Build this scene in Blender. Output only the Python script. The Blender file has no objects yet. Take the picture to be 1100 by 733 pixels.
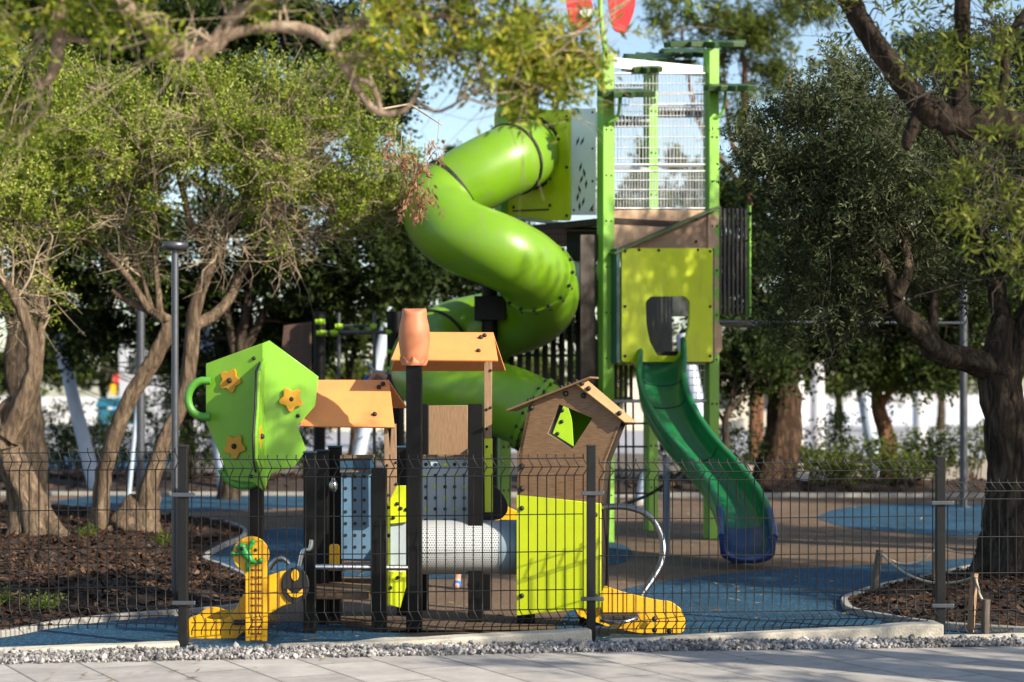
import bpy, bmesh, math, random
import numpy as np
from mathutils import Vector, Matrix
random.seed(11); RNG = np.random.default_rng(11)
C = bpy.context.scene.collection
R = math.radians

# ------------------------------------------------------------------ camera, sky, sun
F, EYE, CX, HY = 2044.0, 1.47, 550.0, 433.0
cam = bpy.data.cameras.new('camera'); camo = bpy.data.objects.new('camera', cam); C.objects.link(camo)
camo.location = (0, 0, EYE); camo.rotation_euler = (R(90), 0, 0)
cam.sensor_width = 36; cam.lens = F/1100*36; cam.shift_y = (HY-366.5)/1100
cam.clip_end = 2000; cam.dof.use_dof = True; cam.dof.focus_distance = 12.9; cam.dof.aperture_fstop = 2.0
bpy.context.scene.camera = camo
SUN_EL, SUN_DIR = R(29), Vector((0.80, -0.60, 0))        # horizontal direction towards the sun
w = bpy.data.worlds.new('World'); bpy.context.scene.world = w; w.use_nodes = True
nt = w.node_tree; bg = nt.nodes['Background']
sky = nt.nodes.new('ShaderNodeTexSky'); sky.sky_type = 'NISHITA'; sky.sun_disc = False
sky.sun_elevation = SUN_EL; sky.sun_rotation = math.atan2(SUN_DIR.x, SUN_DIR.y)
sky.air_density = 1.0; sky.dust_density = 1.0; sky.ozone_density = 1.0
nt.links.new(sky.outputs[0], bg.inputs[0]); bg.inputs[1].default_value = 0.122
sun = bpy.data.lights.new('sun', 'SUN'); sun.energy = 5.0; sun.angle = R(0.53); sun.color = (1, 0.89, 0.72)
suno = bpy.data.objects.new('sun', sun); C.objects.link(suno)
to_sun = Vector((SUN_DIR.x*math.cos(SUN_EL), SUN_DIR.y*math.cos(SUN_EL), math.sin(SUN_EL))).normalized()
suno.rotation_euler = to_sun.to_track_quat('Z', 'Y').to_euler(); suno.location = (20, -15, 20)
sc = bpy.context.scene
sc.view_settings.view_transform = 'Standard'; sc.view_settings.look = 'None'
sc.view_settings.exposure = 0.78; sc.view_settings.gamma = 1
sc.render.engine = 'CYCLES'
sc.cycles.use_denoising = True
sc.cycles.max_bounces = 6; sc.cycles.transparent_max_bounces = 6
sc.cycles.diffuse_bounces = 3; sc.cycles.glossy_bounces = 3; sc.cycles.transmission_bounces = 3
sc.cycles.caustics_reflective = False; sc.cycles.caustics_refractive = False

def P(px, py, d):                 # a point at distance d seen at photo pixel (px, py)
    return Vector(((px-CX)/F*d, d, EYE-(py-HY)/F*d))
def G(px, py, z=0.0):             # the point of the ground seen at a photo pixel
    d = F*(EYE-z)/(py-HY)
    return Vector(((px-CX)/F*d, d, z))

# ------------------------------------------------------------------ materials
MATS = {}
def mat(name, rgb=(.5,.5,.5), rough=.5, metal=0, var=.08, vscale=6, bump=0, bscale=60, coat=0, spec=.5, ramp=None, stretch=None, detail=4, dirt=.3):
    if name in MATS: return MATS[name]
    m = bpy.data.materials.new(name); m.use_nodes = True; t = m.node_tree; n = t.nodes; L = t.links
    b = n['Principled BSDF']
    b.inputs['Roughness'].default_value = rough; b.inputs['Metallic'].default_value = metal
    b.inputs['Specular IOR Level'].default_value = spec
    b.inputs['Coat Weight'].default_value = coat; b.inputs['Coat Roughness'].default_value = .15
    tc = n.new('ShaderNodeTexCoord'); mp = n.new('ShaderNodeMapping')
    L.new(tc.outputs['Object'], mp.inputs[0])
    if stretch: mp.inputs['Scale'].default_value = stretch
    no = n.new('ShaderNodeTexNoise'); no.inputs['Scale'].default_value = vscale; no.inputs['Detail'].default_value = detail
    L.new(mp.outputs[0], no.inputs['Vector'])
    cr = n.new('ShaderNodeValToRGB')
    if ramp:
        while len(cr.color_ramp.elements) < len(ramp): cr.color_ramp.elements.new(.5)
        for e, (p, c) in zip(cr.color_ramp.elements, ramp): e.position = p; e.color = (*c, 1)
    else:
        cr.color_ramp.elements[0].position = .3; cr.color_ramp.elements[1].position = .7
        cr.color_ramp.elements[0].color = (*[max(0, c*(1-var)) for c in rgb], 1)
        cr.color_ramp.elements[1].color = (*[min(1, c*(1+var)) for c in rgb], 1)
    L.new(no.outputs['Fac'], cr.inputs[0])
    nd = n.new('ShaderNodeTexNoise'); nd.inputs['Scale'].default_value = 7; nd.inputs['Detail'].default_value = 9; nd.inputs['Roughness'].default_value = .7
    md = n.new('ShaderNodeMapping'); md.inputs['Scale'].default_value = (1.3, 1.3, .35); L.new(tc.outputs['Object'], md.inputs[0]); L.new(md.outputs[0], nd.inputs['Vector'])
    rd = n.new('ShaderNodeMapRange'); rd.inputs[1].default_value = .5; rd.inputs[2].default_value = .78; rd.inputs[4].default_value = dirt; L.new(nd.outputs['Fac'], rd.inputs[0])
    xd = n.new('ShaderNodeMix'); xd.data_type = 'RGBA'; xd.inputs[7].default_value = (.20, .17, .13, 1); L.new(rd.outputs[0], xd.inputs[0]); L.new(cr.outputs[0], xd.inputs[6]); L.new(xd.outputs[2], b.inputs['Base Color'])
    # roughness wear
    n2 = n.new('ShaderNodeTexNoise'); n2.inputs['Scale'].default_value = vscale*4; L.new(mp.outputs[0], n2.inputs['Vector'])
    mr = n.new('ShaderNodeMapRange'); mr.inputs[3].default_value = max(.02, rough-.08); mr.inputs[4].default_value = min(1, rough+.12)
    L.new(n2.outputs['Fac'], mr.inputs[0]); L.new(mr.outputs[0], b.inputs['Roughness'])
    if bump:
        n3 = n.new('ShaderNodeTexNoise'); n3.inputs['Scale'].default_value = bscale; n3.inputs['Detail'].default_value = 6
        L.new(mp.outputs[0], n3.inputs['Vector'])
        bp = n.new('ShaderNodeBump'); bp.inputs['Strength'].default_value = bump; bp.inputs['Distance'].default_value = .02
        L.new(n3.outputs['Fac'], bp.inputs['Height']); L.new(bp.outputs[0], b.inputs['Normal'])
    MATS[name] = m; return m

def leafmat(name, cols, trans=.35, rough=.45):
    m = bpy.data.materials.new(name); m.use_nodes = True; t = m.node_tree; n = t.nodes; L = t.links
    b = n['Principled BSDF']; out = n['Material Output']; b.inputs['Roughness'].default_value = max(rough, .55)
    b.inputs['Specular IOR Level'].default_value = .12
    g = n.new('ShaderNodeNewGeometry'); cr = n.new('ShaderNodeValToRGB')
    while len(cr.color_ramp.elements) < len(cols): cr.color_ramp.elements.new(.5)
    for i, (e, c) in enumerate(zip(cr.color_ramp.elements, cols)):
        e.position = i/(len(cols)-1); e.color = (*c, 1)
    no = n.new('ShaderNodeTexNoise'); no.inputs['Scale'].default_value = 1.3; tc = n.new('ShaderNodeTexCoord')
    L.new(tc.outputs['Object'], no.inputs['Vector'])
    mx = n.new('ShaderNodeMath'); mx.operation = 'MULTIPLY_ADD'; mx.inputs[1].default_value = .55
    ml = n.new('ShaderNodeMath'); ml.operation = 'MULTIPLY_ADD'; ml.inputs[1].default_value = .9; ml.inputs[2].default_value = -.22
    L.new(no.outputs['Fac'], ml.inputs[0])
    L.new(g.outputs['Random Per Island'], mx.inputs[0]); L.new(ml.outputs[0], mx.inputs[2])
    L.new(mx.outputs[0], cr.inputs[0]); L.new(cr.outputs[0], b.inputs['Base Color'])
    tr = n.new('ShaderNodeBsdfTranslucent'); L.new(cr.outputs[0], tr.inputs[0])
    ms = n.new('ShaderNodeMixShader'); ms.inputs[0].default_value = trans
    L.new(b.outputs[0], ms.inputs[1]); L.new(tr.outputs[0], ms.inputs[2]); L.new(ms.outputs[0], out.inputs[0])
    MATS[name] = m; return m

def granule(name, base, dark, light, scale=90):
    """rubber granules: a speckle of voronoi cells over a slow stain"""
    m = bpy.data.materials.new(name); m.use_nodes = True; t = m.node_tree; n = t.nodes; L = t.links
    b = n['Principled BSDF']; b.inputs['Roughness'].default_value = .85; b.inputs['Specular IOR Level'].default_value = .3
    tc = n.new('ShaderNodeTexCoord'); v = n.new('ShaderNodeTexVoronoi'); v.inputs['Scale'].default_value = scale
    L.new(tc.outputs['Object'], v.inputs['Vector'])
    sp = n.new('ShaderNodeSeparateColor'); L.new(v.outputs['Color'], sp.inputs[0])
    cr = n.new('ShaderNodeValToRGB'); e = cr.color_ramp.elements
    e[0].position = 0; e[0].color = (*dark, 1); e[1].position = 1; e[1].color = (*light, 1)
    k = e.new(.3); k.color = (*base, 1); k = e.new(.75); k.color = (*base, 1)
    L.new(sp.outputs[0], cr.inputs[0])
    no = n.new('ShaderNodeTexNoise'); no.inputs['Scale'].default_value = .9; no.inputs['Detail'].default_value = 6; L.new(tc.outputs['Object'], no.inputs['Vector'])
    mr = n.new('ShaderNodeMapRange'); mr.inputs[1].default_value = .3; mr.inputs[2].default_value = .7; mr.inputs[3].default_value = .62; mr.inputs[4].default_value = 1.22
    L.new(no.outputs['Fac'], mr.inputs[0])
    mm = n.new('ShaderNodeMix'); mm.data_type = 'RGBA'; mm.blend_type = 'MULTIPLY'; mm.inputs[0].default_value = 1
    L.new(cr.outputs[0], mm.inputs[6]); L.new(mr.outputs[0], mm.inputs[7]); L.new(mm.outputs[2], b.inputs['Base Color'])
    bp = n.new('ShaderNodeBump'); bp.inputs['Strength'].default_value = .5; bp.inputs['Distance'].default_value = .004
    L.new(v.outputs['Distance'], bp.inputs['Height']); L.new(bp.outputs[0], b.inputs['Normal'])
    MATS[name] = m; return m

def barkmat(name, dark, mid, light):
    m = bpy.data.materials.new(name); m.use_nodes = True; t = m.node_tree; n = t.nodes; L = t.links
    b = n['Principled BSDF']; b.inputs['Roughness'].default_value = .9; b.inputs['Specular IOR Level'].default_value = .2
    tc = n.new('ShaderNodeTexCoord'); mp = n.new('ShaderNodeMapping'); mp.inputs['Scale'].default_value = (1, 1, .22)
    L.new(tc.outputs['Object'], mp.inputs[0])
    no = n.new('ShaderNodeTexNoise'); no.inputs['Scale'].default_value = 19; no.inputs['Detail'].default_value = 9; no.inputs['Roughness'].default_value = .65
    no.inputs['Distortion'].default_value = .6
    L.new(mp.outputs[0], no.inputs['Vector'])
    cr = n.new('ShaderNodeValToRGB'); e = cr.color_ramp.elements
    e[0].position = .3; e[0].color = (*dark, 1); e[1].position = .72; e[1].color = (*light, 1); k = e.new(.5); k.color = (*mid, 1)
    L.new(no.outputs['Fac'], cr.inputs[0]); L.new(cr.outputs[0], b.inputs['Base Color'])
    bp = n.new('ShaderNodeBump'); bp.inputs['Strength'].default_value = 1; bp.inputs['Distance'].default_value = .06
    L.new(no.outputs['Fac'], bp.inputs['Height']); L.new(bp.outputs[0], b.inputs['Normal'])
    MATS[name] = m; return m

def woodmat(name, a, b_, stretch):
    return mat(name, ramp=[(.3, a), (.5, tuple((x+y)/2 for x, y in zip(a, b_))), (.7, b_)], rough=.5, vscale=9, stretch=stretch, bump=.12, bscale=30, detail=7)

LIME = mat('lime_panel_plastic', (.60, .72, .010), .38, var=.05, coat=.1)
LEAFG = mat('leaf_green_panel', (.19, .43, .025), .35, var=.07, coat=.15)
TUBEG = mat('tube_slide_green', (.155, .32, .010), .34, var=.06, vscale=2, coat=.12, dirt=.38)
POSTG = mat('green_post_paint', (.18, .42, .04), .4, var=.05)
DEEPG = mat('slide_deep_green', (.006, .155, .045), .33, var=.08, coat=.2)
CANOPYG = mat('canopy_green', (.02, .06, .008), .5)
NAVY = mat('slide_exit_blue', (.006, .032, .14), .35, coat=.2)
YEL = mat('yellow_panel_plastic', (.80, .42, .008), .4, var=.05, coat=.1)
ORG = mat('orange_roof_board', (.80, .30, .09), .5, var=.05)
TERRA = mat('terracotta_plastic', (.50, .175, .08), .55, var=.07)
BLACK = mat('black_steel_post', (.0035, .0036, .0042), .45, var=.2, spec=.22, dirt=.03)
RUB = mat('black_rubber', (.01, .01, .011), .6, dirt=.08)
ANTH = mat('anthracite_wire', (.005, .0058, .007), .42, var=.15, spec=.35, dirt=.03)
LAMPM = mat('grey_lamp_metal', (.10, .11, .13), .4, metal=.7)
STEEL = mat('brushed_steel', (.55, .55, .56), .28, metal=1)
GALV = mat('galvanised_wire', (.48, .50, .53), .4, metal=.4)
GREYB = mat('blue_grey_panel', (.42, .50, .57), .45, var=.06)
BLUEP = mat('blue_perforated_panel', (.10, .20, .32), .38, var=.12)
NAVYP = mat('navy_panel', (.015, .07, .14), .4)
WHITEP = mat('white_panel', (.82, .84, .87), .45, var=.03)
WOOD = woodmat('wood_laminate', (.12, .065, .032), (.26, .155, .08), (2, 2, 26))
WOODV = woodmat('wood_laminate_upright', (.20, .12, .065), (.33, .21, .125), (26, 26, 1.5))
WOODD = woodmat('dark_brown_board', (.018, .012, .009), (.036, .024, .018), (20, 20, 1.5))
TAN = woodmat('tan_roof_board', (.36, .20, .08), (.50, .30, .13), (14, 14, 14))
RED = mat('red_petal', (.55, .03, .035), .45)
PALEPOLE = mat('pale_blue_pole', (.42, .50, .62), .4, var=.04)
CONC = mat('concrete_block', (.52, .48, .40), .85, var=.14, vscale=9, bump=.4, bscale=70)
KERBM = mat('kerb_concrete', (.30, .29, .27), .85, var=.15, vscale=12, bump=.3)
BROWNR = granule('brown_rubber_floor', (.145, .096, .062), (.075, .05, .033), (.26, .185, .13), 110)
BLUER = granule('blue_rubber_floor', (.010, .058, .112), (.004, .028, .06), (.06, .16, .25), 80)
MULCH = mat('bark_mulch_bed', ramp=[(.3, (.014, .009, .006)), (.5, (.032, .017, .011)), (.7, (.07, .04, .025))], rough=.95, vscale=38, bump=1, bscale=55)
DIRT = mat('park_ground', ramp=[(.3, (.06, .045, .032)), (.5, (.11, .085, .06)), (.7, (.17, .14, .10))], rough=.95, vscale=3, bump=.5, bscale=30)
PLAZA = mat('pale_plaza_stone', (.33, .33, .35), .8, var=.1, vscale=.6)
BARK = barkmat('olive_bark', (.035, .026, .018), (.14, .10, .068), (.31, .235, .16))
BARKD = barkmat('dark_bark', (.010, .008, .006), (.05, .038, .028), (.17, .125, .085))
BARKR = barkmat('red_brown_bark', (.06, .03, .018), (.17, .085, .05), (.32, .18, .11))
BARKN = barkmat('near_black_bark', (.007, .005, .004), (.028, .02, .015), (.095, .066, .046))
BARKP = barkmat('pale_limb_bark', (.13, .09, .065), (.34, .25, .18), (.52, .42, .32))
BARKM = barkmat('red_brown_dark_bark', (.012, .008, .006), (.055, .034, .023), (.19, .115, .07))
TWIG = mat('twig_bark', (.34, .27, .185), .9, var=.35, vscale=14)
TWIGD = mat('dark_twig_bark', (.05, .04, .028), .9, var=.3, vscale=14)
SKIN = mat('skin', (.55, .30, .21), .5); CLOTHR = mat('red_cloth', (.5, .03, .03), .8)
CLOTHB = mat('blue_shoe', (.02, .14, .5), .5); CLOTHD = mat('dark_cloth', (.03, .035, .06), .85); HAIR = mat('brown_hair', (.05, .03, .018), .7)
STAKE = woodmat('stake_wood', (.22, .13, .07), (.42, .28, .17), (20, 20, 2)); STAKED = woodmat('old_stake_wood', (.06, .045, .035), (.13, .10, .08), (20, 20, 2))
ROPE = mat('rope', (.48, .42, .33), .9, bump=.6, bscale=200)
OLIVE = leafmat('olive_leaves', [(.03, .05, .01), (.08, .11, .018), (.17, .20, .03), (.34, .34, .10)], .4)
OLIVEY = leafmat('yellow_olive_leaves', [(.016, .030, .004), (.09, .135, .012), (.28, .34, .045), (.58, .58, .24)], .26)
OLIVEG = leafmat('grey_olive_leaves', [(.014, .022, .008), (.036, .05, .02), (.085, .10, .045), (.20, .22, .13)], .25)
NEARL = leafmat('near_leaves', [(.02, .036, .005), (.09, .14, .012), (.26, .32, .035), (.60, .46, .08)], .4)
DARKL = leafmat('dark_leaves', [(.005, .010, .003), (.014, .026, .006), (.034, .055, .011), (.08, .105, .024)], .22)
SHRUBL = leafmat('shrub_leaves', [(.03, .05, .012), (.07, .10, .02), (.13, .17, .03), (.25, .26, .06)], .4)
DRYL = leafmat('dry_leaves', [(.22, .11, .05), (.36, .20, .11), (.48, .30, .19)], .5)

# ------------------------------------------------------------------ mesh builder
class MB:
    cap_of = None
    def __init__(s): s.v = []; s.f = []; s.m = []; s.sm = []; s.pc = []
    def add(s, vs, fs, mi=0, smooth=False):
        o = len(s.v); s.v += [tuple(x) for x in vs]
        for f in fs: s.f.append([i+o for i in f]); s.m.append(mi); s.sm.append(smooth); s.pc.append(s.cap_of if s.cap_of is not None else o)
        return s
    def quadbox(s, c, ax, ay, az, mi=0):      # centre and three half axes
        c, ax, ay, az = map(Vector, (c, ax, ay, az))
        vs = [c+ax*i+ay*j+az*k for k in (-1, 1) for j in (-1, 1) for i in (-1, 1)]
        return s.add(vs, [(0, 2, 3, 1), (4, 5, 7, 6), (0, 1, 5, 4), (2, 6, 7, 3), (0, 4, 6, 2), (1, 3, 7, 5)], mi)
    def box(s, x0, y0, z0, x1, y1, z1, mi=0):
        return s.quadbox(((x0+x1)/2, (y0+y1)/2, (z0+z1)/2), ((x1-x0)/2, 0, 0), (0, (y1-y0)/2, 0), (0, 0, (z1-z0)/2), mi)
    def slab(s, pts, t, mi=0):                # a plate through corner points, thickness t below them
        pts = [Vector(p) for p in pts]; n = (pts[1]-pts[0]).cross(pts[2]-pts[0]).normalized(); k = len(pts)
        vs = pts+[p-n*t for p in pts]
        fs = [tuple(range(k)), tuple(range(2*k-1, k-1, -1))]+[(i, i+k, (i+1) % k+k, (i+1) % k) for i in range(k)]
        return s.add(vs, fs, mi)
    def tube(s, path, r, n=8, mi=0, cap=True, jit=0, closed=False):
        path = [Vector(p) for p in path]; k = len(path)
        rs = r if isinstance(r, (list, tuple)) else [r]*k
        up = None; rings = []
        for i, p in enumerate(path):
            a = path[i-1] if i else (path[-1] if closed else path[0]); b = path[(i+1) % k] if (i < k-1 or closed) else path[-1]
            t = (b-a); t = t.normalized() if t.length > 1e-9 else Vector((0, 0, 1))
            if up is None:
                up = t.orthogonal().normalized() if abs(t.z) > .95 else Vector((0, 0, 1))
            u = up-t*up.dot(t); u = u.normalized() if u.length > 1e-6 else t.orthogonal().normalized(); up = u; v = t.cross(u)
            rings.append([p+(u*math.cos(2*math.pi*j/n)+v*math.sin(2*math.pi*j/n))*rs[i]*(1+(random.uniform(-jit, jit) if jit else 0)) for j in range(n)])
        vs = [x for ring in rings for x in ring]
        fs = [(i*n+j, i*n+(j+1) % n, (i+1) % k*n+(j+1) % n, (i+1) % k*n+j) for i in range(k if closed else k-1) for j in range(n)]
        o_ = len(s.v); s.add(vs, fs, mi, True)
        if cap and not closed:
            s.cap_of = o_; s.add(rings[0], [tuple(range(n-1, -1, -1))], mi); s.add(rings[-1], [tuple(range(n))], mi); s.cap_of = None
        return s
    def ball(s, c, r, mi=0, n=8, sq=(1, 1, 1)):
        c = Vector(c); vs = [c+Vector((0, 0, -r*sq[2]))]; h = n//2
        for i in range(1, h):
            a = math.pi*i/h-math.pi/2
            vs += [c+Vector((math.cos(a)*math.cos(2*math.pi*j/n)*r*sq[0], math.cos(a)*math.sin(2*math.pi*j/n)*r*sq[1], math.sin(a)*r*sq[2])) for j in range(n)]
        vs.append(c+Vector((0, 0, r*sq[2]))); L = len(vs)-1
        fs = [(0, 1+(j+1) % n, 1+j) for j in range(n)]+[(1+i*n+j, 1+i*n+(j+1) % n, 1+(i+1)*n+(j+1) % n, 1+(i+1)*n+j) for i in range(h-2) for j in range(n)]
        fs += [(L, 1+(h-2)*n+j, 1+(h-2)*n+(j+1) % n) for j in range(n)]
        return s.add(vs, fs, mi, True)
    def each(s, name, mats, parent=None, bevel=0):      # one object per solid
        out = []
        for p in sorted(set(s.pc)):
            q = MB(); fi = [i for i, x in enumerate(s.pc) if x == p]; ids = sorted({v for i in fi for v in s.f[i]}); mp = {v: k for k, v in enumerate(ids)}
            q.v = [s.v[v] for v in ids]; q.f = [[mp[v] for v in s.f[i]] for i in fi]; q.m = [s.m[i] for i in fi]; q.sm = [s.sm[i] for i in fi]
            out.append(q.build(name, mats, parent, bevel))
        return out
    def build(s, name, mats, parent=None, bevel=0):
        me = bpy.data.meshes.new(name); me.from_pydata(s.v, [], s.f)
        mats = mats if isinstance(mats, (list, tuple)) else [mats]
        for m in mats: me.materials.append(m)
        me.polygons.foreach_set('material_index', s.m); me.polygons.foreach_set('use_smooth', s.sm); me.update()
        return link(name, me, parent, bevel)
def root_loc(o):
    l = Vector((0, 0, 0))
    while o is not None: l += o.location; o = o.parent
    return l
def link(name, me, parent=None, bevel=0):
    if parent is not None: me.transform(Matrix.Translation(-root_loc(parent)))
    o = bpy.data.objects.new(name, me); C.objects.link(o)
    if parent is not None: o.parent = parent
    if bevel:
        b = o.modifiers.new('bevel', 'BEVEL'); b.width = bevel; b.segments = 2; b.limit_method = 'ANGLE'; b.angle_limit = R(40)
    return o
def tag(o, label=None, cat=None, group=None, kind=None):
    if label: o['label'] = label
    if cat: o['category'] = cat
    if group: o['group'] = group
    if kind: o['kind'] = kind
    return o
def thing(name, label, cat, loc, group=None):
    o = bpy.data.objects.new(name, None); C.objects.link(o); o.location = loc; o.empty_display_size = .2
    return tag(o, label, cat, group)
def recenter(o, loc):             # put a single-mesh thing's origin at its base
    o.data.transform(Matrix.Translation(-Vector(loc))); o.location = loc; return o

def vplane(ax, ad, bx, bd):       # vertical plane through two photo columns at given distances
    A = Vector(((ax-CX)/F*ad, ad, 0)); B = Vector(((bx-CX)/F*bd, bd, 0)); u = (B-A).normalized(); n = Vector((u.y, -u.x, 0))
    def f(px, py):
        dx = (px-CX)/F; t = n.dot(A)/(n.x*dx+n.y); return Vector((dx*t, t, EYE-(py-HY)/F*t))
    f.u, f.n, f.A = u, n, A; return f
def facing(d): return vplane(0, d, 1000, d)
def plate(name, pl, loops, t, m, parent, bev=.003, rounded=0, off=0):
    """flat board cut to outlines (first the outside, then holes) standing on a vertical plane; off moves it towards the viewer"""
    cu = bpy.data.curves.new(name, 'CURVE'); cu.dimensions = '2D'; cu.fill_mode = 'BOTH'; cu.extrude = t/2-bev; cu.bevel_depth = bev; cu.bevel_resolution = 1
    for lp in loops:
        pts = [pl(*p) for p in lp]; q = [((p-pl.A).dot(pl.u), p.z) for p in pts]
        if rounded: q = roundpoly(q, rounded)
        sp = cu.splines.new('POLY'); sp.points.add(len(q)-1); sp.use_cyclic_u = True
        for k, (a, b) in enumerate(q): sp.points[k].co = (a, b, 0, 1)
    ob = bpy.data.objects.new('tmp', cu); me = bpy.data.meshes.new_from_object(ob)
    bpy.data.objects.remove(ob); bpy.data.curves.remove(cu)
    M = Matrix((( pl.u.x, 0, pl.n.x, pl.A.x+pl.n.x*(off-t/2)), (pl.u.y, 0, pl.n.y, pl.A.y+pl.n.y*(off-t/2)), (0, 1, 0, 0), (0, 0, 0, 1)))
    me.transform(M); me.materials.clear(); me.materials.append(m); me.name = name
    return link(name, me, parent)
def roundpoly(q, r, n=4):
    out = []; k = len(q)
    for i in range(k):
        p0, p, p1 = Vector(q[i-1]), Vector(q[i]), Vector(q[(i+1) % k])
        a, b = (p0-p), (p1-p); rr = min(r, a.length*.45, b.length*.45); A = p+a.normalized()*rr; B = p+b.normalized()*rr
        for j in range(n+1):
            t = j/n; out.append(tuple(A*(1-t)**2+p*2*t*(1-t)+B*t*t))
    return out
def bolts(mb, pl, pts, r=.014, off=.0, mi=0):
    for p in pts:
        c = pl(*p)+pl.n*off; mb.ball(c, r, mi, 8)
def spline(pts, n=8):
    pts = [Vector(p) for p in pts]; out = []
    for i in range(len(pts)-1):
        p0, p1, p2, p3 = pts[max(i-1, 0)], pts[i], pts[i+1], pts[min(i+2, len(pts)-1)]
        for j in range(n):
            t = j/n; out.append(.5*((2*p1)+(p2-p0)*t+(2*p0-5*p1+4*p2-p3)*t*t+(3*p1-p0-3*p2+p3)*t**3))
    out.append(pts[-1]); return out
def sheet(name, pts, z, m, label=None):
    me = bpy.data.meshes.new(name); bm = bmesh.new()
    f = bm.faces.new([bm.verts.new((p[0], p[1], z)) for p in pts])
    if f.normal.z < 0 or f.calc_area() and (bm.normal_update() or f.normal.z < 0): f.normal_flip()
    bmesh.ops.triangulate(bm, faces=bm.faces[:]); bm.normal_update()
    bm.to_mesh(me); bm.free(); me.materials.append(m)
    o = link(name, me); o['kind'] = 'structure'; return o

# ------------------------------------------------------------------ the ground
sheet('ground', [(-300, -60), (300, -60), (300, 600), (-300, 600)], -.012, DIRT)
def smooth(px, n=5): return [(p.x, p.y) for p in spline([G(*q) for q in px], n)]
sheet('playground_floor', [(-14, 11.45), (14, 13.2), (14, 29.5), (3.2, 29.7), (2, 29), (-6, 30), (-16, 60), (-24, 60)], 0, BROWNR)
blue = [[(-140, 700), (0, 686), (60, 675), (130, 667), (200, 662), (260, 663), (310, 668), (370, 672), (430, 682), (440, 692), (200, 698), (-140, 712)],
        [(222, 600), (240, 582), (262, 572), (330, 567), (420, 566), (505, 574), (515, 598), (500, 620), (420, 621), (330, 618), (262, 618), (232, 609)],
        [(40, 546), (90, 534), (200, 529), (330, 530), (350, 539), (300, 547), (150, 550)],
        [(-60, 503), (0, 489), (90, 485), (180, 488), (185, 498), (120, 505), (0, 508)],
        [(585, 596), (600, 585), (640, 581), (672, 587), (678, 597), (660, 607), (610, 608)],
        [(598, 676), (622, 650), (680, 631), (780, 617), (880, 610), (960, 606), (1060, 599), (1180, 596), (1180, 680), (1000, 687), (800, 691), (620, 690)],
        [(876, 556), (905, 546), (960, 542), (1060, 542), (1120, 552), (1110, 570), (1040, 577), (960, 572), (905, 566)]]
for b in blue: sheet('blue_rubber_patch', smooth(b+[b[0]])[:-1], .004, BLUER)

PAV = bpy.data.materials.new('paving_slabs'); PAV.use_nodes = True
def pav():
    n = PAV.node_tree.nodes; L = PAV.node_tree.links; b = n['Principled BSDF']; b.inputs['Roughness'].default_value = .8
    tc = n.new('ShaderNodeTexCoord'); mp = n.new('ShaderNodeMapping'); mp.inputs['Rotation'].default_value = (0, 0, R(63)); L.new(tc.outputs['Object'], mp.inputs[0])
    br = n.new('ShaderNodeTexBrick'); br.inputs['Scale'].default_value = 1; br.inputs['Brick Width'].default_value = .8; br.inputs['Row Height'].default_value = .385
    br.inputs['Mortar Size'].default_value = .007; br.inputs['Mortar Smooth'].default_value = .3; br.offset = .5
    br.inputs['Color1'].default_value = (.37, .35, .33, 1); br.inputs['Color2'].default_value = (.46, .435, .405, 1); br.inputs['Mortar'].default_value = (.13, .12, .11, 1)
    L.new(mp.outputs[0], br.inputs['Vector'])
    no = n.new('ShaderNodeTexNoise'); no.inputs['Scale'].default_value = 4; no.inputs['Detail'].default_value = 10; no.inputs['Roughness'].default_value = .7; L.new(tc.outputs['Object'], no.inputs['Vector'])
    mr = n.new('ShaderNodeMapRange'); mr.inputs[1].default_value = .3; mr.inputs[2].default_value = .7; mr.inputs[3].default_value = .68; mr.inputs[4].default_value = 1.15; L.new(no.outputs['Fac'], mr.inputs[0])
    mm = n.new('ShaderNodeMix'); mm.data_type = 'RGBA'; mm.blend_type = 'MULTIPLY'; mm.inputs[0].default_value = 1
    L.new(br.outputs['Color'], mm.inputs[6]); L.new(mr.outputs[0], mm.inputs[7]); L.new(mm.outputs[2], b.inputs['Base Color'])
    bp = n.new('ShaderNodeBump'); bp.inputs['Strength'].default_value = .6; bp.inputs['Distance'].default_value = .004; bp.invert = True
    L.new(br.outputs['Fac'], bp.inputs['Height']); L.new(bp.outputs[0], b.inputs['Normal'])
pav()
sheet('pavement', [(-12, -20), (14, -20), (14, 12.55), (G(1100, 695).x, G(1100, 695).y), (G(640, 701).x, G(640, 701).y), (G(0, 714).x, G(0, 714).y), (-12, 9.7)], .004, PAV)
sheet('gravel_base', [(-12, 9.4), (14, 12.3), (14, 13.4), (G(1100, 680).x, G(1100, 680).y), (G(640, 686).x, G(640, 686).y), (G(0, 697).x, G(0, 697).y), (-12, 10.3)], .002, mat('gravel_bed', (.16, .15, .14), .9, var=.4, vscale=60, bump=1))
sheet('plaza', [(-60, 62), (3, 56), (8, 49), (70, 49), (120, 320), (-140, 320)], 0, PLAZA)
sheet('path', [(4.2, 32.9), (16, 32.5), (24, 49), (6, 49)], .03, mat('sandy_path', (.34, .28, .21), .9, var=.3, vscale=3))

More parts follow.
